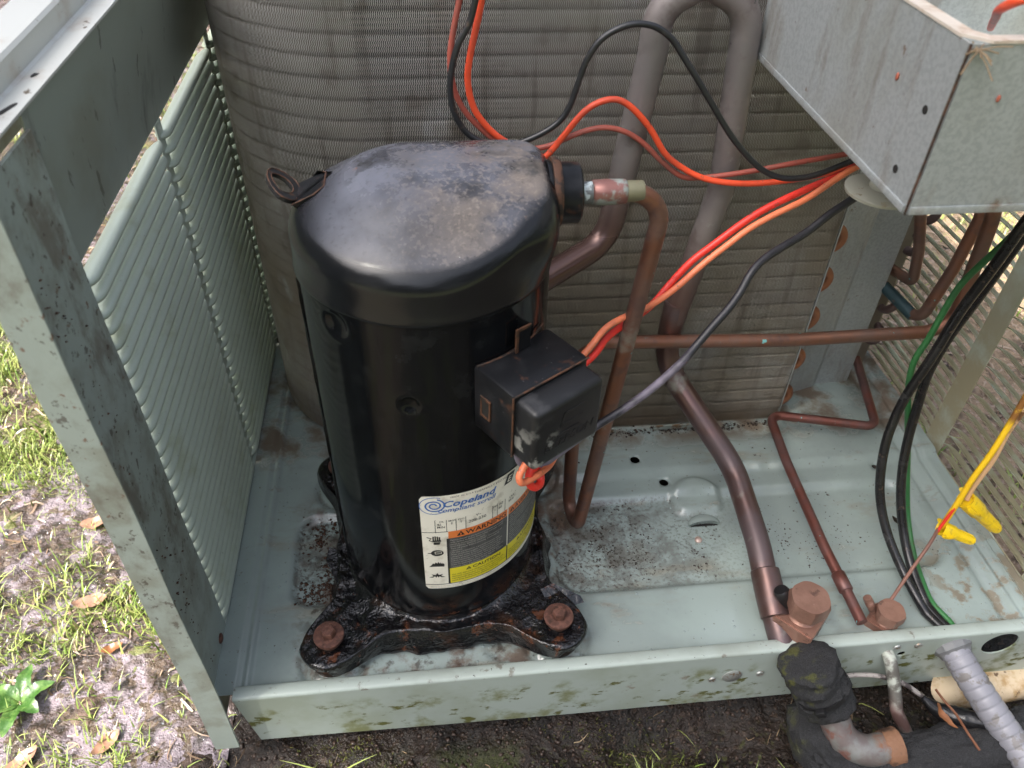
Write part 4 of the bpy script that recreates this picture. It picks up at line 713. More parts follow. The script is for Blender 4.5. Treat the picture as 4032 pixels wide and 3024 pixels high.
prism('guard_tab', [(0, 0), (.011, 0), (.011, .0165), (0, .0165)], q+Vector((0, 0, .307))-nv*.0004+wv*.0016, tuple(wv), (0, 0, 1), .0008, m_boxsteel, tb_)
wc = AO+nv*.0945-wv*.0220+Vector((0, 0, .2790))
prism('guard_window', [(-.005, -.0085), (.005, -.0085), (.005, .0085), (-.005, .0085)], wc, tuple(nv), (0, 0, 1), .0010, m_edge, tb_, 0, [(-.0036, -.0068), (.0036, -.0068), (.0036, .0068), (-.0036, .0068)])
prism('guard_window_dark_sheet', [(-.0036, -.0068), (.0036, -.0068), (.0036, .0068), (-.0036, .0068)], wc-wv*.0002, tuple(nv), (0, 0, 1), .0003, m_hole, tb_)  # dark sheet painted for the shade inside the window opening
cv = box('terminal_cover', AO+nv*.1265+wv*.0100+Vector((0, 0, .2778)), (.0585, .024, .0500), m_cover, comp, (wv, nv, Vector((0, 0, 1))), .0045, 4)
# ---- text helper: a line of lettering as a flat mesh in (u, v), then placed by a mapping
def text_uv(s, size, bold=0., shear=0., align='LEFT', extr=0.):
    cu = bpy.data.curves.new('lettering', 'FONT'); cu.body = s; cu.size = size; cu.shear = shear; cu.offset = bold*size; cu.align_x = align; cu.resolution_u = 2; cu.extrude = extr
    ob = bpy.data.objects.new('lettering', cu); COL.objects.link(ob); dg = bpy.context.evaluated_depsgraph_get(); me = bpy.data.meshes.new_from_object(ob.evaluated_get(dg))
    V_ = np.array([v.co[:] for v in me.vertices]); F_ = [list(p.vertices) for p in me.polygons]; bpy.data.objects.remove(ob); bpy.data.curves.remove(cu); bpy.data.meshes.remove(me)
    return (V_ if len(V_) else np.zeros((0, 3))), F_
fo = AO+nv*.1386+wv*.0100+Vector((0, 0, .2778))
def on_cover(V_): return [fo+wv*p[0]+Vector((0, 0, 1))*p[1]+nv*p[2] for p in V_]
V_, F_ = text_uv('EMERSON', .0095, .004, .25, 'CENTER', .00022); mesh('embossed_lettering', on_cover(V_-np.array([0, .012, 0])), F_, m_cover, cv, False)
for k, (a, b, c, d) in enumerate(((-.006, .013, .012, .015), (-.0085, .004, .0105, .006), (-.010, -.0035, .008, -.0015), (-.0085, .0035, -.0065, .015))):
    sh = .25
    mesh('embossed_emblem', on_cover([(a+sh*b*0, b, z) for z in (0,)]+[(c, b, 0), (c+sh*(d-b), d, 0), (a+sh*(d-b), d, 0)]+[(a, b, .0003), (c, b, .0003), (c+sh*(d-b), d, .0003), (a+sh*(d-b), d, .0003)]), [(4, 5, 6, 7), (0, 1, 5, 4), (1, 2, 6, 5), (2, 3, 7, 6), (3, 0, 4, 7)], m_cover, cv, False)
o = prism('embossed_frame', [(-.0245, -.0205), (.0245, -.0205), (.0245, .019), (-.0245, .019)], fo-nv*.0002, tuple(wv), (0, 0, 1), -.0005, m_cover, cv, 0, [(-.0238, -.0198), (.0238, -.0198), (.0238, .0183), (-.0238, .0183)])

# ---- wrap-round label: (u mm along the arc from the left edge, v height) onto the shell
LR = RS+.0004; A0 = math.radians(-9.3)
def wrap(V_, lift=0.):
    out_ = []
    for p in V_:
        a = A0+p[0]/LR; r_ = LR+lift; out_.append((AX+r_*math.sin(a), AY-r_*math.cos(a), p[1]))
    return out_
def patch(name, u0, u1, v0, v1, lift, material, parent, rnd=0.):
    n_ = max(2, int((u1-u0)/.002)); V_ = []
    for i in range(n_+1):
        u_ = u0+(u1-u0)*i/n_; e = 0
        if rnd:
            d = min(u_-u0, u1-u_); e = rnd-math.sqrt(max(0, rnd**2-max(0, rnd-d)**2))
        V_ += [(u_, v0+e), (u_, v1-e)]
    return mesh(name, wrap(V_, lift), [(2*i, 2*i+2, 2*i+3, 2*i+1) for i in range(n_)], material, parent)
lab = patch('label', 0, .150, .0752, .1895, 0, m_white, comp, .0035)
def print_text(s, u_, v_, size, material, bold=0., shear=0., align='LEFT', sx=1.):
    V_, F_ = text_uv(s, size, bold, shear, align)
    if len(V_): mesh('lettering', wrap([(u_+p[0]*sx, v_+p[1]) for p in V_], .0003), F_, material, lab, False)
B1, B2 = .0200, .0715
patch('print_band', B1, B2-.0006, .1395, .1478, .00012, m_porange, lab); patch('print_band', B2+.0006, .128, .1395, .1478, .00012, m_porange, lab)
patch('print_block', B1, B2-.0006, .1012, .1395, .00012, m_pgrey, lab); patch('print_block', B2+.0006, .128, .1012, .1395, .00012, m_pgrey, lab)
patch('print_band', B1, B2-.0006, .0815, .1012, .00012, m_pyellow, lab); patch('print_band', B2+.0006, .128, .0815, .1012, .00012, m_pyellow, lab)
patch('print_line', 0, .130, .0805, .0813, .00012, m_pblack, lab); patch('print_line', 0, B1, .1478, .1484, .00012, m_pblack, lab)
patch('print_line', .0185, B1, .0813, .1395, .00010, m_pblack, lab)
patch('print_line', B2-.0006, B2+.0006, .0815, .1012, .00014, m_pblack, lab)
print_text('WARNING', .0335, .1412, .0070, m_pblack, .012, 0, 'LEFT', 1.06); print_text('AVERTISSEMENT', .0795, .1412, .0064, m_pblack, .01)
print_text('CAUTION', .0385, .0955, .0052, m_pblack, .012, 0, 'LEFT', 1.1); print_text('ATTENTION', .088, .0955, .0048, m_pblack, .01)
def tri_sign(u_, v_, s):
    mesh('warning_triangle', wrap([(u_, v_), (u_+s, v_), (u_+s/2, v_+s*.85)], .0003), [(0, 1, 2)], m_pblack, lab, False)
    mesh('warning_triangle', wrap([(u_+s*.43, v_+s*.12), (u_+s*.57, v_+s*.12), (u_+s*.57, v_+s*.55), (u_+s*.43, v_+s*.55)], .0005), [(0, 1, 2, 3)], m_porange if s > .005 else m_pyellow, lab, False)
tri_sign(.0265, .1412, .0062); tri_sign(.0330, .0955, .0045); tri_sign(.0735, .1412, .0056); tri_sign(.0835, .0955, .0042)
for i, s in enumerate(['Service should be performed by trained personnel', 'only. Failure to follow these safety warnings could', 'result in serious injury or death.', 'ELECTRICAL SHOCK HAZARD  Disconnect all', 'Turn off power before servicing. Discharge all', 'capacitors.', 'Use this equipment in a grounded system only.', 'Wear protective goggles. System contains oil and', 'refrigerant under pressure. Do not use torch to', 'Remove pressure from both high and low sides', 'before removing compressor. Use tubing cutter to', 'remove compressor. Do not operate without', 'Refer to applicable system wiring diagram. Protect', 'terminal cover, if applicable, in place.']):
    print_text(s, .0212, .1364-.00262*i, .00222, m_plight, .006)
    print_text(s[::-1].lower() if False else s.replace('the', 'les').replace('and', 'et'), .0735, .1364-.00262*i, .00222, m_plight, .006)
for i, s in enumerate(['Use only approved refrigerants and lubricants, and', 'electrical components in the manner approved by', 'manufacturer. Any others may be dangerous and could', 'cause fires, explosions, or electrical shorting.']):
    print_text(s, .0213, .0922-.0027*i, .00225, m_pblack, .004); print_text(s, .0735, .0922-.0027*i, .00225, m_pblack, .004)
for i in range(2): print_text('Products may be covered by one or more patents. See the instructions for handling and disposal of this unit before service', .004, .0783-.0019*i, .0014, m_pfaint, .002)
print_text('Copeland', .0160, .1768, .0092, m_pblue, .022, .28, 'LEFT', 1.16); print_text('compliant scroll', .0128, .1712, .0062, m_pblue, .012, .28, 'LEFT', 1.13)
print_text('MADE  IN  U S A', .0228, .1862, .0024, m_pblack, .002); print_text('THERMALLY PROTECTED.', .0408, .1855, .0027, m_pblack, .0, 0, 'LEFT', 1.15)
def stroke(pts, w_, material, lift=.0003, close=False):
    p = np.array(pts, float); t = np.gradient(p, axis=0); t /= np.linalg.norm(t, axis=1)[:, None]+1e-9; nn2 = np.stack([-t[:, 1], t[:, 0]], 1)*w_/2
    V_ = np.stack([p-nn2, p+nn2], 1).reshape(-1, 2); mesh('print_mark', wrap(V_, lift), [(2*i, 2*i+2, 2*i+3, 2*i+1) for i in range(len(p)-1)], material, lab, False)
for r0, r1, w_, a0, a1 in ((.0014, .0072, .0012, 0, 4.4*math.pi), (.0092, .0092, .0006, .35*math.pi, 1.75*math.pi)):
    tt = np.linspace(a0, a1, 90); stroke(np.stack([.0105+np.cos(tt)*(r0+(r1-r0)*(tt-a0)/(a1-a0))*1.15, .1790+np.sin(tt)*(r0+(r1-r0)*(tt-a0)/(a1-a0))], 1), w_, m_pblue)
def poly(pts, material, lift=.0003): mesh('print_mark', wrap(pts, lift), [list(range(len(pts)))], material, lab, False)
poly([(.0665, .1780), (.0702, .1880), (.0778, .1880), (.0741, .1780)], m_pblack)                 # parallelogram emblem with an E
for z_, l_ in ((.1806, .0034), (.1830, .0030), (.1854, .0034)): stroke([(.0696+.37*(z_-.1806), z_), (.0696+.37*(z_-.1806)+l_, z_)], .0009, m_white, .0006)
stroke([(.0699, .1804), (.0717, .1856)], .0009, m_white, .0006)
v0, v1 = .1478, .1622                                                                            # data boxes
stroke([(.0105, v1), (.0800, v1)], .0004, m_pblack); stroke([(.0105, v0), (.0800, v0)], .0004, m_pblack)
for u_ in (.0105, .0190, .0262, .0337, .0560, .0604, .0680): stroke([(u_, v0), (u_, v1)], .0004, m_pblack)
for s, u_, v_, z_ in (('OIL', .0135, .1597, .0024), ('42', .0118, .1563, .0034), ('MIN', .0118, .1530, .0034), ('MOT', .0205, .1597, .0026), ('E', .0222, .1565, .0030), ('PRO', .0277, .1597, .0026), ('T', .0292, .1565, .0030), ('V~', .0418, .1590, .0036), ('208-230', .0358, .1538, .0044), ('PH', .0566, .1590, .0030), ('1', .0574, .1552, .0030), ('HZ', .0617, .1590, .0032), ('60', .0615, .1548, .0034), ('LRA', .0725, .1590, .0030), ('95.0', .0715, .1548, .0034)):
    print_text(s, u_, v_, z_, m_pblack, .004)
def icon(pts, cu_, cv_, s): poly([(cu_+a*s, cv_+b*s) for a, b in pts], m_pblack)
c_ = .0098
icon([(-.3, -1.0), (.75, -1.0), (.95, -.3), (-.3, -.3)], c_, .1375, .0042); icon([(-.5, -.15), (1.1, -.15), (1.05, .3), (-.45, .3)], c_, .1375, .0042)
for k in range(4): icon([(-.45+.38*k, .3), (-.20+.38*k, .3), (-.20+.38*k, 1.3+.2*math.sin(k+.6)), (-.45+.38*k, 1.3+.2*math.sin(k+.6))], c_, .1375, .0042)
stroke([(c_-.0062, .1425), (c_-.003, .1410), (c_-.0045, .1385), (c_-.0015, .1370)], .0009, m_pblack)
icon([(math.cos(t)*1.15+.25, math.sin(t)*(.95 if math.sin(t) > 0 else .8)) for t in np.linspace(0, 2*math.pi, 20, endpoint=False)], c_, .1225, .0043)
stroke([(c_-.0062, .1225), (c_+.001, .1225)], .0010, m_pblack); stroke([(c_-.0005, .1245), (c_+.0042, .1247), (c_+.0042, .1222), (c_-.0005, .1220), (c_-.0005, .1245)], .0007, m_white, .0005)
icon([(-1.5, -.9), (1.5, -.9), (1.5, -.1), (1.15, .35), (1.1, -.05), (.75, .55), (.7, .05), (.3, .8), (.2, .1), (-.2, .6), (-.35, 0), (-.7, .25), (-1.0, -.3)], c_, .1085, .0040)
n = 8; st_ = [(-1.25, -.65)]
for k in range(n+1):
    a = math.pi*(1-k/n); st_.append((1.55*math.cos(a), 1.35*math.sin(a)-.55) if k % 2 == 0 else (.75*math.cos(a), .72*math.sin(a)-.55))
st_ += [(.8, -.65), (.45, -.2), (.2, -.7), (0, -.15), (-.2, -.7), (-.45, -.2), (-.8, -.65)]
icon(st_, c_, .0935, .0042)

# ------------------------------------------------------------------ pipes
def arr(k): return np.array(P[k])
t = thing('discharge_pipe', 'copper pipe dropping from the compressor boss, then crossing right in front of the coil', 'pipe', (.12, .456, 0))
dz = arr('discharge'); uz = arr('discharge_u'); hz = arr('horizontal'); db = arr('discharge_b')
top = dz[-1]; bot = np.array([.1302, .478, .013]); bot2 = np.array([.1262, .508, .015])
p1 = fillet([dz[0]+(.014, 0, 0), top, bot+(0, 0, -.006), bot2+(0, 0, -.006), (.1235, .507, .10), (.1215, .515, .145), (.1240, .535, .1735), (.154, .56, .1735), hz[1], hz[2], hz[3], hz[4]], [.026, .015, .015, .03, .015, .012, .02, .05, .026, .05])
tube('pipe', p1, .0064, m_cop, t, 18)
sl_ = np.linspace(0, 1, 6); s0 = dz[0]
tube('stub', [s0+(.013+.012*q, 0, 0) for q in sl_], [.0072, .0070, .0072, .0073, .0072, .0070], mat('chalky_steel_stub', (.16, .17, .17), .5, .4, layers=[D(c=(.55, .62, .62), s=120, lo=.5, hi=.6, r=.8, m=0.), D(c=(.03, .03, .03), s=60, lo=.55, hi=.65)]), t, 20)
tube('coupling', [s0+(x, 0, 0) for x in (.0225, .0235, .032, .041, .0445, .0455)], [.0070, .0082, .0084, .0082, .0080, .0068], m_ring, t, 20)
tube('olive_sleeve', [s0+(x, 0, 0) for x in (.0440, .0555, .0565)], [.0070, .0070, .0066], mat('olive_stained_copper', (.20, .19, .12), .5, .4, layers=[D(c=(.32, .15, .1), s=90, lo=.55, hi=.65)]), t, 20)
t = thing('suction_pipe', 'thick grey brown pipe looping high in front of the coil, ending at the large valve', 'pipe', (.22, .575, 0))
sa = arr('suction_loop'); sb = arr('suction_low')
p1 = fillet([np.array([.052, .518, .250]), sa[2], sa[4]+0, (sa[4]+sa[5])/2+(0, 0, .012), sa[6]*.5+sa[5]*.5+(0, 0, .010), (sa[7]+sa[6])/2+(0, 0, .012), sa[8], sa[9]+(0, 0, -.02)], [.030, .02, .036, .02, .036, .1, .1])
k_ = int(len(p1))
tube('loop', p1, .0111, m_cop_loop, t, 22)
p2 = fillet([sa[9]+(0, 0, .0), sa[9]+(-.002, 0, -.072), sb[1], sb[2], sb[3]+(.0005, .012, 0), sb[4]+(.003, -.008, -.020)], [.055, .06, .15, .05])
tube('lower_run', p2, .0111, m_cop_purple, t, 22)
q = sb[2]*.45+sb[3]*.55; d_ = (sb[3]-sb[2])/np.linalg.norm(sb[3]-sb[2])
tube('coupling', [q-d_*.004, q-d_*.003, q+d_*.014, q+d_*.038], [.0114, .0128, .0130, .0126], m_cop_purple, t, 22)
t = thing('liquid_pipe', 'thin reddish liquid pipe zigzagging on the pan from the coil corner to the small valve', 'pipe', (.37, .57, 0))
lq = arr('liquid'); q = lq.copy(); q[-1] = q[-1]
tube('pipe', fillet(q, [.012, .012, .02, .1, .1]), .0049, m_cop_red, t, 16)
q = lq[4]*.35+lq[5]*.65; d_ = (lq[5]-lq[4])/np.linalg.norm(lq[5]-lq[4])
tube('coupling', [q-d_*.006, q-d_*.005, q+d_*.012, q+d_*.013], [.0052, .0064, .0064, .0052], m_cop_red, t, 16)
t = thing('feeder_pipe', 'copper feeder pipe with a blue stub bending up behind the control box', 'pipe', (.51, .65, .12))
c_o = arr('coil_out'); tube('pipe', fillet(c_o, [.014, .03, .02]), .0060, m_cop, t, 16)
tube('blue_stub', [c_o[0]*(1-f_)+c_o[1]*f_ for f_ in (.12, .5, .86)], .0064, m_cop_blue, t, 16)
t = thing('feeder_pipe', 'short copper hook pipe just under the control box corner, left of the blue stubbed feeder', 'pipe', (.50, .65, .16))
tube('pipe', fillet(arr('coil_out_b'), [.014, .03]), .0055, m_cop, t, 16)
# ------------------------------------------------------------------ service valves
def valve(lab_, cx, cy, ztop, rcap, hcap, rneck, hneck, body, brot, port_c, capped):
    t = thing('service_valve', lab_, 'valve', (cx, cy, 0))
    zb = ztop-hcap-hneck
    bm = bmesh.new(); bmesh.ops.create_cube(bm, size=1); bmesh.ops.scale(bm, vec=body, verts=bm.verts); bmesh.ops.bevel(bm, geom=bm.edges[:], offset=.0012, segments=2, affect='EDGES')
    Rz = Matrix.Rotation(brot, 3, 'Z')
    for v in bm.verts: v.co = Rz @ v.co + Vector((cx, cy+.002, zb-body[2]/2+.001))
    bmobj('body', bm, m_brass, t, True, 35)
    lathe('neck', [(rneck*1.25, 0), (rneck*1.25, .0015), (rneck, .003), (rneck, hneck)], (cx, cy, zb), m_brass, t, 28)
    # hexagonal cap with a turned chamfer
    V_ = []; n_ = 36
    for zz_, f_ in ((0, .93), (.0012, 1.), (hcap*.80, 1.), (hcap, .90)):
        for i in range(n_):
            a = i*2*math.pi/n_+.35; hexr = rcap*math.cos(math.pi/6)/math.cos((a-.35) % (math.pi/3)-math.pi/6)
            r_ = min(hexr, rcap*f_) if f_ < 1 else hexr
            V_.append((cx+r_*math.cos(a), cy+r_*math.sin(a), ztop-hcap+zz_))
    F_ = grid_faces(4, n_, True).tolist()+[list(range(n_))[::-1], list(range(3*n_, 4*n_))]
    o_ = mesh('cap', V_, F_, m_brass, t); o_.data.set_sharp_from_angle(angle=math.radians(22))
    d_ = Vector((-.45, .35, .82)).normalized(); pc = Vector(port_c)
    lathe('port', [(.0036, -.020), (.0036, .0), (.0040, .001), (.0040, .003), (.0034, .004), (.0040, .005), (.0034, .0065), (.0040, .0075), (.0036, .010), (.0022, .0105)], pc-d_*.006, m_brass, t, 18, d_)
    if capped: lathe('port_cap', [(.0060, -.005), (.0063, .003), (.0068, .004), (.0068, .010), (.0058, .0118), (.0005, .012)], pc-d_*.004, m_zip, t, 20, d_)
    return t
c1, c2_ = P['cap1'], P['cap2']
valve('large brass service valve with big hex cap and black port cap behind the front rail', c1[0], c1[1], c1[2]+.004, .0180, .0165, .0100, .0120, (.036, .036, .040), .75, P['port1'], True)
valve('small brass service valve with hex cap and bare threaded port behind the front rail', c2_[0], c2_[1]+.001, c2_[2]+.006, .0130, .0110, .0075, .0060, (.025, .025, .026), .75, P['port2'], False)

# ------------------------------------------------------------------ control box
cbx = thing('control_box', 'galvanised control box hanging in the upper right corner above the pipes', 'control box', (.33, .46, .42))
x0, x1, y0, y1, z0, z1 = .248, .46, .345, .578, .4245, .5110
v = [(x0, y0, z0), (x1, y0, z0), (x1, y1+.0, z0), (x0, y1, z0), (x0, y0, z1), (x1, y0, z1), (x1, y1, z1), (x0, y1, z1)]
box('front_panel', ((x0+x1)/2+.0008, y0+.0006, (z0+z1)/2), (x1-x0-.0016, .0012, z1-z0), m_galv, cbx)
box('side_panel', (x0+.0006, (y0+y1)/2+.0008, (z0+z1)/2), (.0012, y1-y0-.0016, z1-z0), m_galv, cbx)
box('floor_panel', ((x0+x1)/2, (y0+y1)/2, z0+.0008), (x1-x0-.004, y1-y0-.004, .001), m_galv, cbx)
box('back_panel', ((x0+x1)/2, y1-.0006, (z0+z1)/2+.02), (x1-x0, .0012, z1-z0+.04), m_galv, cbx)
prism('rim', [(x0-.0005, y1), (x0-.0005, y0+.010), (x0+.010, y0-.0008), (x1, y0-.0008), (x1, y0+.007), (x0+.0125, y0+.007), (x0+.008, y0+.014), (x0+.008, y1)], (0, 0, z1+.0003), (1, 0, 0), (0, 1, 0), .0014, m_rim, cbx)
box('folded_lip', (x0-.0004, (y0+y1)/2, z0+.0022), (.0009, y1-y0-.004, .0044), m_galv, cbx, None, .0003)
box('folded_lip', ((x0+x1)/2+.001, y0-.0004, z0+.0022), (x1-x0-.002, .0009, .0044), m_galv, cbx, None, .0003)
for q_ in ((.29, .437), (.335, .499), (.375, .437)):
    lathe('screw', [(.0034, 0), (.0034, .0010), (.0024, .0020), (.0003, .0021)], (q_[0], y0-.0001, q_[1]), m_plug, cbx, 6, (0, -1, 0), 20) if q_[1] < .45 and q_[0] > .36 else None
tube('corner_seam', [(x0+.0002, y0+.0002, z) for z in np.linspace(z0, z1, 8)], .0006, m_edge, cbx, 6)
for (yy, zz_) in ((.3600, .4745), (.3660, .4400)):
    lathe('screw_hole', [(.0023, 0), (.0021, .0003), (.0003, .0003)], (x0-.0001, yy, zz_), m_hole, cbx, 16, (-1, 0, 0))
lathe('wire_bushing', [(.0235, -.003), (.024, -.001), (.0225, .0), (.010, .001)], (.3020, .452, .3815), m_cream, cbx, 48)
lathe('bushing_neck', [(.009, 0), (.009, .043)], (.302, .452, .382), m_cream, cbx, 24)
box('terminal_strip', (.41, .47, .452), (.05, .03, .05), m_galv, cbx, None, .002)
tag(tube('control_wire', catmull(P['control_wire'], 8), .0022, m_orange), 'orange wire arching out of the open top of the control box', 'wire')
box('contactor', (.362, .40, .478), (.03, .03, .05), m_tape, cbx, None, .003)
for (f, y_, z_, s) in (('x', .392, .479, .0022), ('y', .272, .486, .0018)):
    c = (x0-.0006, y_, z_) if f == 'x' else (y_, y0-.0008, z_)
    bm = bmesh.new(); bmesh.ops.create_icosphere(bm, subdivisions=2, radius=s)
    for v_ in bm.verts: v_.co = Vector((v_.co.x*.35 if f == 'x' else v_.co.x*.6, v_.co.y*.6 if f == 'x' else v_.co.y*.4, v_.co.z)) + Vector(c)
    o = bmobj('seed', bm, m_seed, None, True); tag(o, {.392: 'reddish seed stuck to the left side of the control box', .272: 'reddish seed with a dry stalk stuck to the front of the control box'}[y_], 'seed')
for n_, (cx_, cy_, cz_, L_) in enumerate(((.2515, .3435, .509, .020),)):
    t = thing('straw_wisp', 'wisp of dry grass caught on the rim corner of the control box', 'dry grass', (cx_, cy_, cz_))
    for i in range(9):
        d_ = np.array([random.uniform(-1, .6), random.uniform(-1, -.1), random.uniform(-.7, .5)]); d_ /= np.linalg.norm(d_); l_ = L_*random.uniform(.4, 1)
        tube('stalk', [np.array([cx_, cy_, cz_])+d_*l_*f_+np.array([0, 0, -.004*f_*f_]) for f_ in (-.3, 0, .4, .8)], .00035, m_straw, t, 5)

# ------------------------------------------------------------------ wires
def wire(name, key, r_, material, lab_, k=7, it=3, cat='wire', zmin=None):
    p = smooth_path(catmull(P[key] if isinstance(key, str) else key, k), it)
    if zmin is not None: p[:, 2] = np.maximum(p[:, 2], zmin)
    return tag(tube(name, p, r_, material, None, 12), lab_, cat)
wire('black_wire', 'black_wire', .0023, m_blackw, 'black wire making a tall arch in front of the suction loop above the compressor')
wire('orange_wire', 'orange_wire', .0024, m_orange, 'bright orange wire with a rounded hump above the compressor boss')
wire('faded_red_wire', 'rust_wire', .0021, m_rustw, 'faded brownish red wire running lowest of the three wires above the compressor')
wire('red_wire', 'red_lead', .0028, m_red, 'bright red lead slanting from the control box into the terminal box')
wire('peach_wire', 'peach_lead', .0025, m_peach, 'pale peach orange lead slanting beside the red lead into the terminal box')
wire('violet_black_wire', 'purple_lead', .0030, m_purple, 'dusty violet black lead curving under the terminal box from the control box')
wire('peach_wire', 'peach_loop', .0025, m_peach, 'pale peach wire looping out below the terminal box above the label')
wire('red_wire', 'red_loop', .0029, m_red, 'short thick red wire loop hanging below the terminal box')
wire('black_cable', 'cable_a', .0042, m_cable, 'thick black cable bowing furthest left beside the right louver panel', cat='cable', zmin=.0045)
wire('black_cable', 'cable_b', .0042, m_cable, 'thick black cable in the middle next to the green wire', cat='cable', zmin=.0045)
wire('green_wire', 'green', .0028, m_green, 'green earth wire running down behind the black cables', zmin=.003)
wire('yellow_wire', 'yellow', .0025, m_yellow, 'yellow wire with rusty upper end leading to the wire nuts')
wire('tan_wire', 'tan', .0023, m_tan, 'tan wire beside the yellow wire ending in the upper wire nut')
wire('red_wire', 'red_short', .0014, m_red, 'thin red strand between the two yellow wire nuts')
wire('brown_wire', 'brown_rod', .0016, m_brown, 'stiff brown wire from the lower wire nut to the small valve')
def nut(key, lab_, s):
    a, b = np.array(P[key][0]), np.array(P[key][1]); d_ = (b-a)/np.linalg.norm(b-a); L_ = np.linalg.norm(b-a)*1.10; t = thing('wire_nut', lab_, 'wire nut', tuple(a))
    r0 = .0074*s
    lathe('body', [(.0045*s, .004), (.0062*s, .0005), (r0, 0), (r0*1.04, L_*.10), (r0, L_*.36), (.0062*s, L_*.42), (.0057*s, L_*.47), (.0053*s, L_*.75), (.0049*s, L_*.93), (.0040*s, L_*.99), (.0005, L_)], a, m_nut, t, 24, d_, 50)
    q_ = Vector(d_).to_track_quat('Z', 'Y').to_matrix()
    for sg in (1, -1):
        u_ = q_ @ Vector((sg, 0, 0)); v_ = Vector(d_)
        prism('wing', [(r0*.8, L_*.02), (r0*1.55, -L_*.02), (r0*1.7, L_*.04), (r0*1.5, L_*.2), (r0*.9, L_*.40)], Vector(a)-(u_.cross(v_))*.0016*s, tuple(u_), tuple(v_), .0032*s, m_nut, t, .0006)
    for k in range(8):
        an = k*math.pi/4+.3; u_ = q_ @ Vector((math.cos(an), math.sin(an), 0))
        tube('ridge', [Vector(a)+u_*(.0056*s)+Vector(d_)*L_*.48, Vector(a)+u_*(.0053*s)+Vector(d_)*L_*.74, Vector(a)+u_*(.0049*s)+Vector(d_)*L_*.92], .00045, m_nut, t, 6)
nut('nut_a', 'larger yellow winged wire nut hanging upper right beside the louvers', 1.08)
nut('nut_b', 'smaller yellow wire nut lower left with its open mouth showing', .88)

# ------------------------------------------------------------------ dirt lying in the pan
def dirt_pts(n):
    x = rng.uniform(.10, .49, n*4); y = rng.uniform(.40, .60, n*4)
    w_ = np.clip((fbm(x, y, 44, 4, 81)-.52)*9, 0, 1)*(((y > .412) & (y < .516)) & (x > .105))*np.clip(1.25-np.abs(x-.16)*4.2, .10, 1)+.02
    k_ = rng.uniform(size=len(x)) < w_; x, y = x[k_][:n], y[k_][:n]; return np.stack([x, y, pan_h(x, y)], 1)
clods('pan_dirt', 3000, dirt_pts, (.0002, .0013), m_crumb, .5)
def dirt2(n):
    x = rng.uniform(-.138, -.07, n*4); y = rng.uniform(.42, .522, n*4); w_ = np.clip((fbm(x, y, 30, 3, 83)-.36)*5, 0, 1)*sstep(np.minimum(x+.140, np.minimum(y-.416, .524-y)), 0, .02)**.7; k_ = rng.uniform(size=len(x)) < w_; x, y = x[k_][:n], y[k_][:n]; return np.stack([x, y, pan_h(x, y)], 1)
clods('pan_dirt', 1500, dirt2, (.0006, .0022), mat('rusty_wet_crumbs', (.05, .025, .015), .25, island=(.09, .04, .022)), .6)
def dirt3(n):
    x = rng.uniform(-.16, .51, n); y = rng.uniform(.345, .63, n); return np.stack([x, y, pan_h(x, y)], 1)
clods('pan_dirt', 260, dirt3, (.0003, .0008), m_crumb, .5)
def dirt4(n):
    z = rng.uniform(.02, .40, n); y = rng.normal(.348, .009, n)+.022*rng.uniform(size=n)**2; k_ = (y > .335) & (y < .40) & (rng.uniform(size=n) < np.clip((fbm(z, z*0, 34, 2, 87)-.34)*4, 0, 1)); return np.stack([np.full(k_.sum(), -.1943), y[k_], z[k_]], 1)
clods('post_dirt', 200, dirt4, (.0004, .0014), mat('reddish_brown_crumbs', (.05, .028, .018), .7, island=(.15, .075, .045)), .8)
def dirt5(n):
    t = rng.uniform(.15, .37, n); return np.stack([t, .606+rng.normal(0, .003, n), pan_h(t, np.full(n, .60))+.001], 1)
clods('pan_dirt', 420, dirt5, (.0006, .0020), m_crumb, .6)
def drops(n):
    x = rng.uniform(-.16, .5, n); y = rng.uniform(.345, .56, n); return np.stack([x, y, pan_h(x, y)], 1)
bm = bmesh.new()
for x, y, z in drops(260):
    r_ = random.uniform(.0005, .0015); mt = Matrix.Translation((x, y, z)) @ Matrix.Diagonal((r_, r_, r_*.5, 1)); bmesh.ops.create_icosphere(bm, subdivisions=1, radius=1, matrix=mt)
o = bmobj('water_drops', bm, mat('water_drop', (.30, .36, .35), .03), None, True); o['kind'] = 'stuff'
o = leaf_mesh('wet_leaf', .022, .010, .4, mat('black_wet_leaf', (.02, .014, .01), .15), None, (.462, .447, .0035), 2.1, 0); tag(o, 'small black wet leaf stuck to the pan floor beside the black cables', 'leaf')

# ------------------------------------------------------------------ outside, in front of the rail
t = thing('suction_line', 'oxidised copper suction line elbow coming out of the rail through torn foam', 'pipe', (.33, .29, -.06))
e = arr('elbow'); sp = arr('stub')
tube('stub', [(c1[0], c1[1]-.004, -.010), (c1[0]+.001, .330, -.008), (c1[0]+.002, .318, -.010), (.310, .312, -.018)], .0105, m_brass, t, 20)
tube('elbow', fillet([(.3215, .304, -.022), e[1], e[2], e[3], e[4]], [.02, .030, .03]), .0132, mat('chalky_copper', (.20, .165, .155), .42, .4, layers=[D(c=(.27, .275, .26), s=36, lo=.42, hi=.62, r=.55), D(c=(.24, .085, .06), s=50, lo=.57, hi=.68, a=.8), D(c=(.30, .12, .05), s=30, lo=.48, hi=.62, x=(.355, .365))], bump=[(200, .1, .001)]), t, 22)
tube('torn_collar', [e[4]-(.010, 0, 0), e[4]-(.004, .001, 0), e[4]+(.004, 0, 0)], [.0140, .0155, .0162], mat('torn_rusty_sleeve', (.22, .11, .06), .7, layers=[D(c=(.10, .055, .035), s=80, lo=.5, hi=.6)], bump=[(150, .5, .003)]), t, 20, True, .06)
f1 = smooth_path(catmull(P['foam1'], 8), 2)
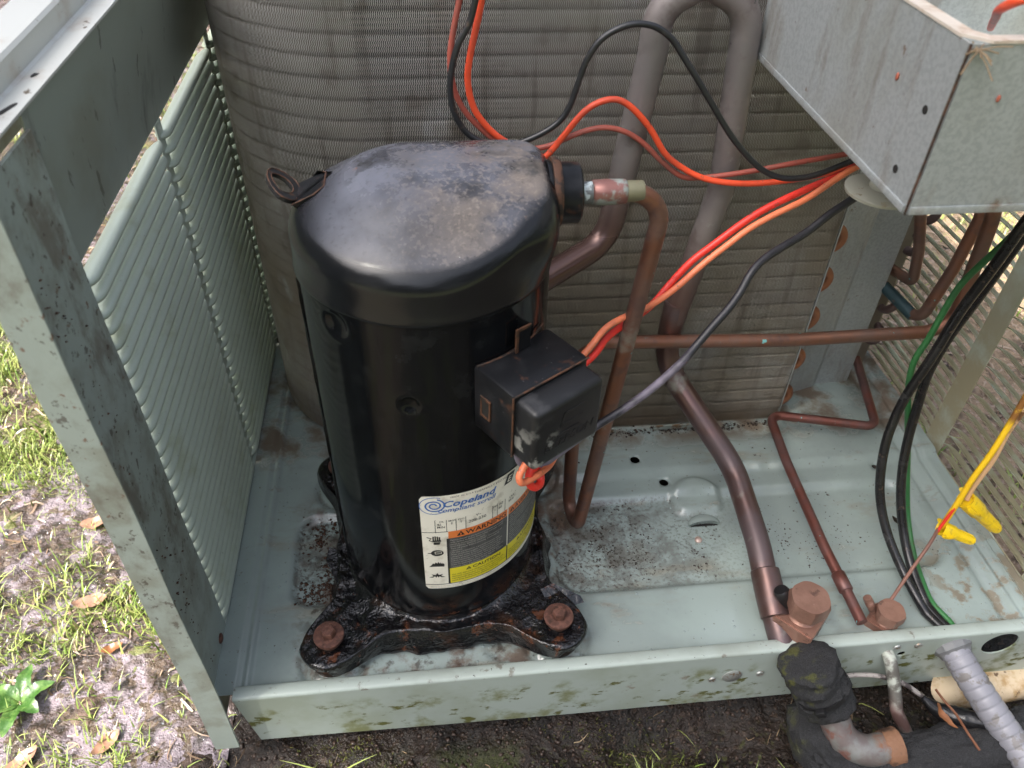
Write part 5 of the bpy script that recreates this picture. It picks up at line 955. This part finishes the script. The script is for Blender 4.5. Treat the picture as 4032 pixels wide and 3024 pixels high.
o = tag(tube('foam_sleeve', f1, np.concatenate([[.0165], np.full(len(f1)-2, .0232)+.0012*np.sin(np.arange(len(f1)-2)), [.019]]), m_foam, None, 40, True, .05), 'mossy black foam sleeve hanging upright from the rail with a zip tie round it', 'pipe insulation')
i = int(len(f1)*.62); d_ = f1[i+1]-f1[i-1]; d_ /= np.linalg.norm(d_); uu = np.cross(d_, (0, 0, 1.)); uu /= np.linalg.norm(uu); vv = np.cross(d_, uu)
tie = thing('cable_tie', 'black nylon cable tie strapped round the upright foam sleeve', 'cable tie', tuple(f1[i]))
V = []
for a in np.linspace(0, 2*math.pi, 48, endpoint=False):
    for h, r_ in ((-.0024, .0246), (.0024, .0246), (.0024, .0234), (-.0024, .0234)): V.append(f1[i]+d_*h+(uu*math.cos(a)+vv*math.sin(a))*(r_+.0002*(int(a*20) % 2)))
F = []
for a in range(48):
    for h in range(4): F.append((a*4+h, a*4+(h+1) % 4, ((a+1) % 48)*4+(h+1) % 4, ((a+1) % 48)*4+h))
mesh('strap', V, F, m_zip, tie, False)
front = -np.array([0, 1, 0]); front = front-d_*(front@d_); front /= np.linalg.norm(front); sd_ = np.cross(d_, front); hd = front*.9+sd_*.25; hd /= np.linalg.norm(hd)
box('head', f1[i]+hd*.0262, (.0075, .0055, .0060), m_zip, tie, (Vector(np.cross(hd, d_)), Vector(hd), Vector(d_)), .0006)
f2 = smooth_path(catmull(P['foam2'], 8), 3); rr = .0245+.0030*np.sin(np.linspace(0, 9, len(f2)))
rr[:6] = np.linspace(.016, .026, 6)
tag(tube('foam_sleeve', f2, rr, m_foam, None, 56, True, .08), 'long torn black foam sleeve lying on the ground under the copper elbow', 'pipe insulation')
tag(tube('liquid_line', fillet(P['liquid_out'], [.02, .03, .02]), .0056, mat('silvery_oxidised_copper', (.21, .20, .18), .4, .5, layers=[D(c=(.45, .48, .42), s=70, lo=.5, hi=.62, m=0., r=.7), D(c=(.15, .09, .08), s=30, lo=.45, hi=.6, z=(-.03, -.05))]), None, 18), 'thin grey oxidised liquid line dropping from the rail into the black foam', 'pipe')
# conduit
cp = smooth_path(catmull(P['conduit'], 14), 4); t = thing('conduit', 'grey corrugated electrical conduit leaving the rail towards the bottom right corner', 'conduit', tuple(cp[0]))
dense = np.array([np.array([np.interp(s, np.linspace(0, 1, len(cp)), cp[:, k]) for k in range(3)]) for s in np.linspace(0, 1, 240)])
L_ = np.concatenate([[0], np.cumsum(np.linalg.norm(np.diff(dense, axis=0), axis=1))]); ph = (L_ / .0088) % 1
tube('hose', dense[8:], (.0122+.0006*np.where(ph < .22, 0, 1)*np.clip(ph*2, .6, 1))[8:], m_conduit, t, 28)
d_ = dense[10]-dense[0]; d_ /= np.linalg.norm(d_)
lathe('locknut', [(.0085, -.002), (.0165, 0), (.0172, .002), (.0172, .006), (.0145, .0085), (.0135, .012), (.0118, .0125)], dense[0]+np.array([0, .004, 0]), m_locknut, t, 12, d_, 20)
bp = smooth_path(catmull(P['beige'], 8), 2)
V = []; na = 20
for i, p in enumerate(bp):
    for a in np.linspace(-.3, math.pi*1.25, na):
        r_ = .0165+.0008*math.sin(a*3+i*.5); V.append(p+np.array([0, math.cos(a)*r_, math.sin(a)*r_])+np.array([.006*math.sin(a*2.3) if i == 0 else 0, 0, 0]))
    for a in np.linspace(math.pi*1.25, -.3, na): V.append(p+np.array([0, math.cos(a)*.0135, math.sin(a)*.0135])+np.array([.005*math.sin(a*2.3) if i == 0 else 0, 0, 0]))
o = mesh('bark_strip', V, grid_faces(len(bp), 2*na, True), m_beige); o.data.set_sharp_from_angle(angle=math.radians(50)); tag(o, 'curled cream coloured strip of bark lying behind the grey conduit', 'bark')
sp = smooth_path(catmull(P['splice'], 7), 2); n_ = len(sp); rr = np.interp(np.linspace(0, 1, n_), [0, .12, .25, .45, .6, .8, 1], [.0024, .0052, .0080, .0088, .0070, .0034, .0016])
t = thing('taped_splice', 'black taped wire splice lying on the foam with a loose tail end', 'taped splice', tuple(sp[0])); tube('wrap', sp, rr, m_tape, t, 18, True, .04)
tube('tail', catmull([sp[-8], sp[-5]+(.004, -.006, -.004), sp[-3]+(.006, -.014, -.010)], 6), .0022, m_tape, t, 10)
wire('grey_wire', 'grey_wire', .0022, mat('dirty_white_wire', (.34, .31, .29), .45, layers=[D(c=(.06, .05, .05), s=60, lo=.5, hi=.6)]), 'thin grey sheathed wire running from the rail to the taped splice')
wire('dead_stem', 'stick', .0011, m_stick, 'thin reddish dead stem lying across the foam left of the conduit', cat='twig')
wire('straw', 'straw_a', .0007, m_straw, 'short bent dry straw stuck on the mossy side of the foam sleeve', cat='straw')
wire('straw', 'straw_b', .0010, m_straw, 'upright pale straw stuck to the right side of the foam sleeve', cat='straw')
for (x, y, r0, lab_) in ((.418, .292, 1.0, 'small dry curled leaf caught on the taped splice'),):
    o = leaf_mesh('dry_leaf', .026, .008, .8, m_leaf_brown, None, (x, y, -.034), -.9, .5); tag(o, lab_, 'leaf')
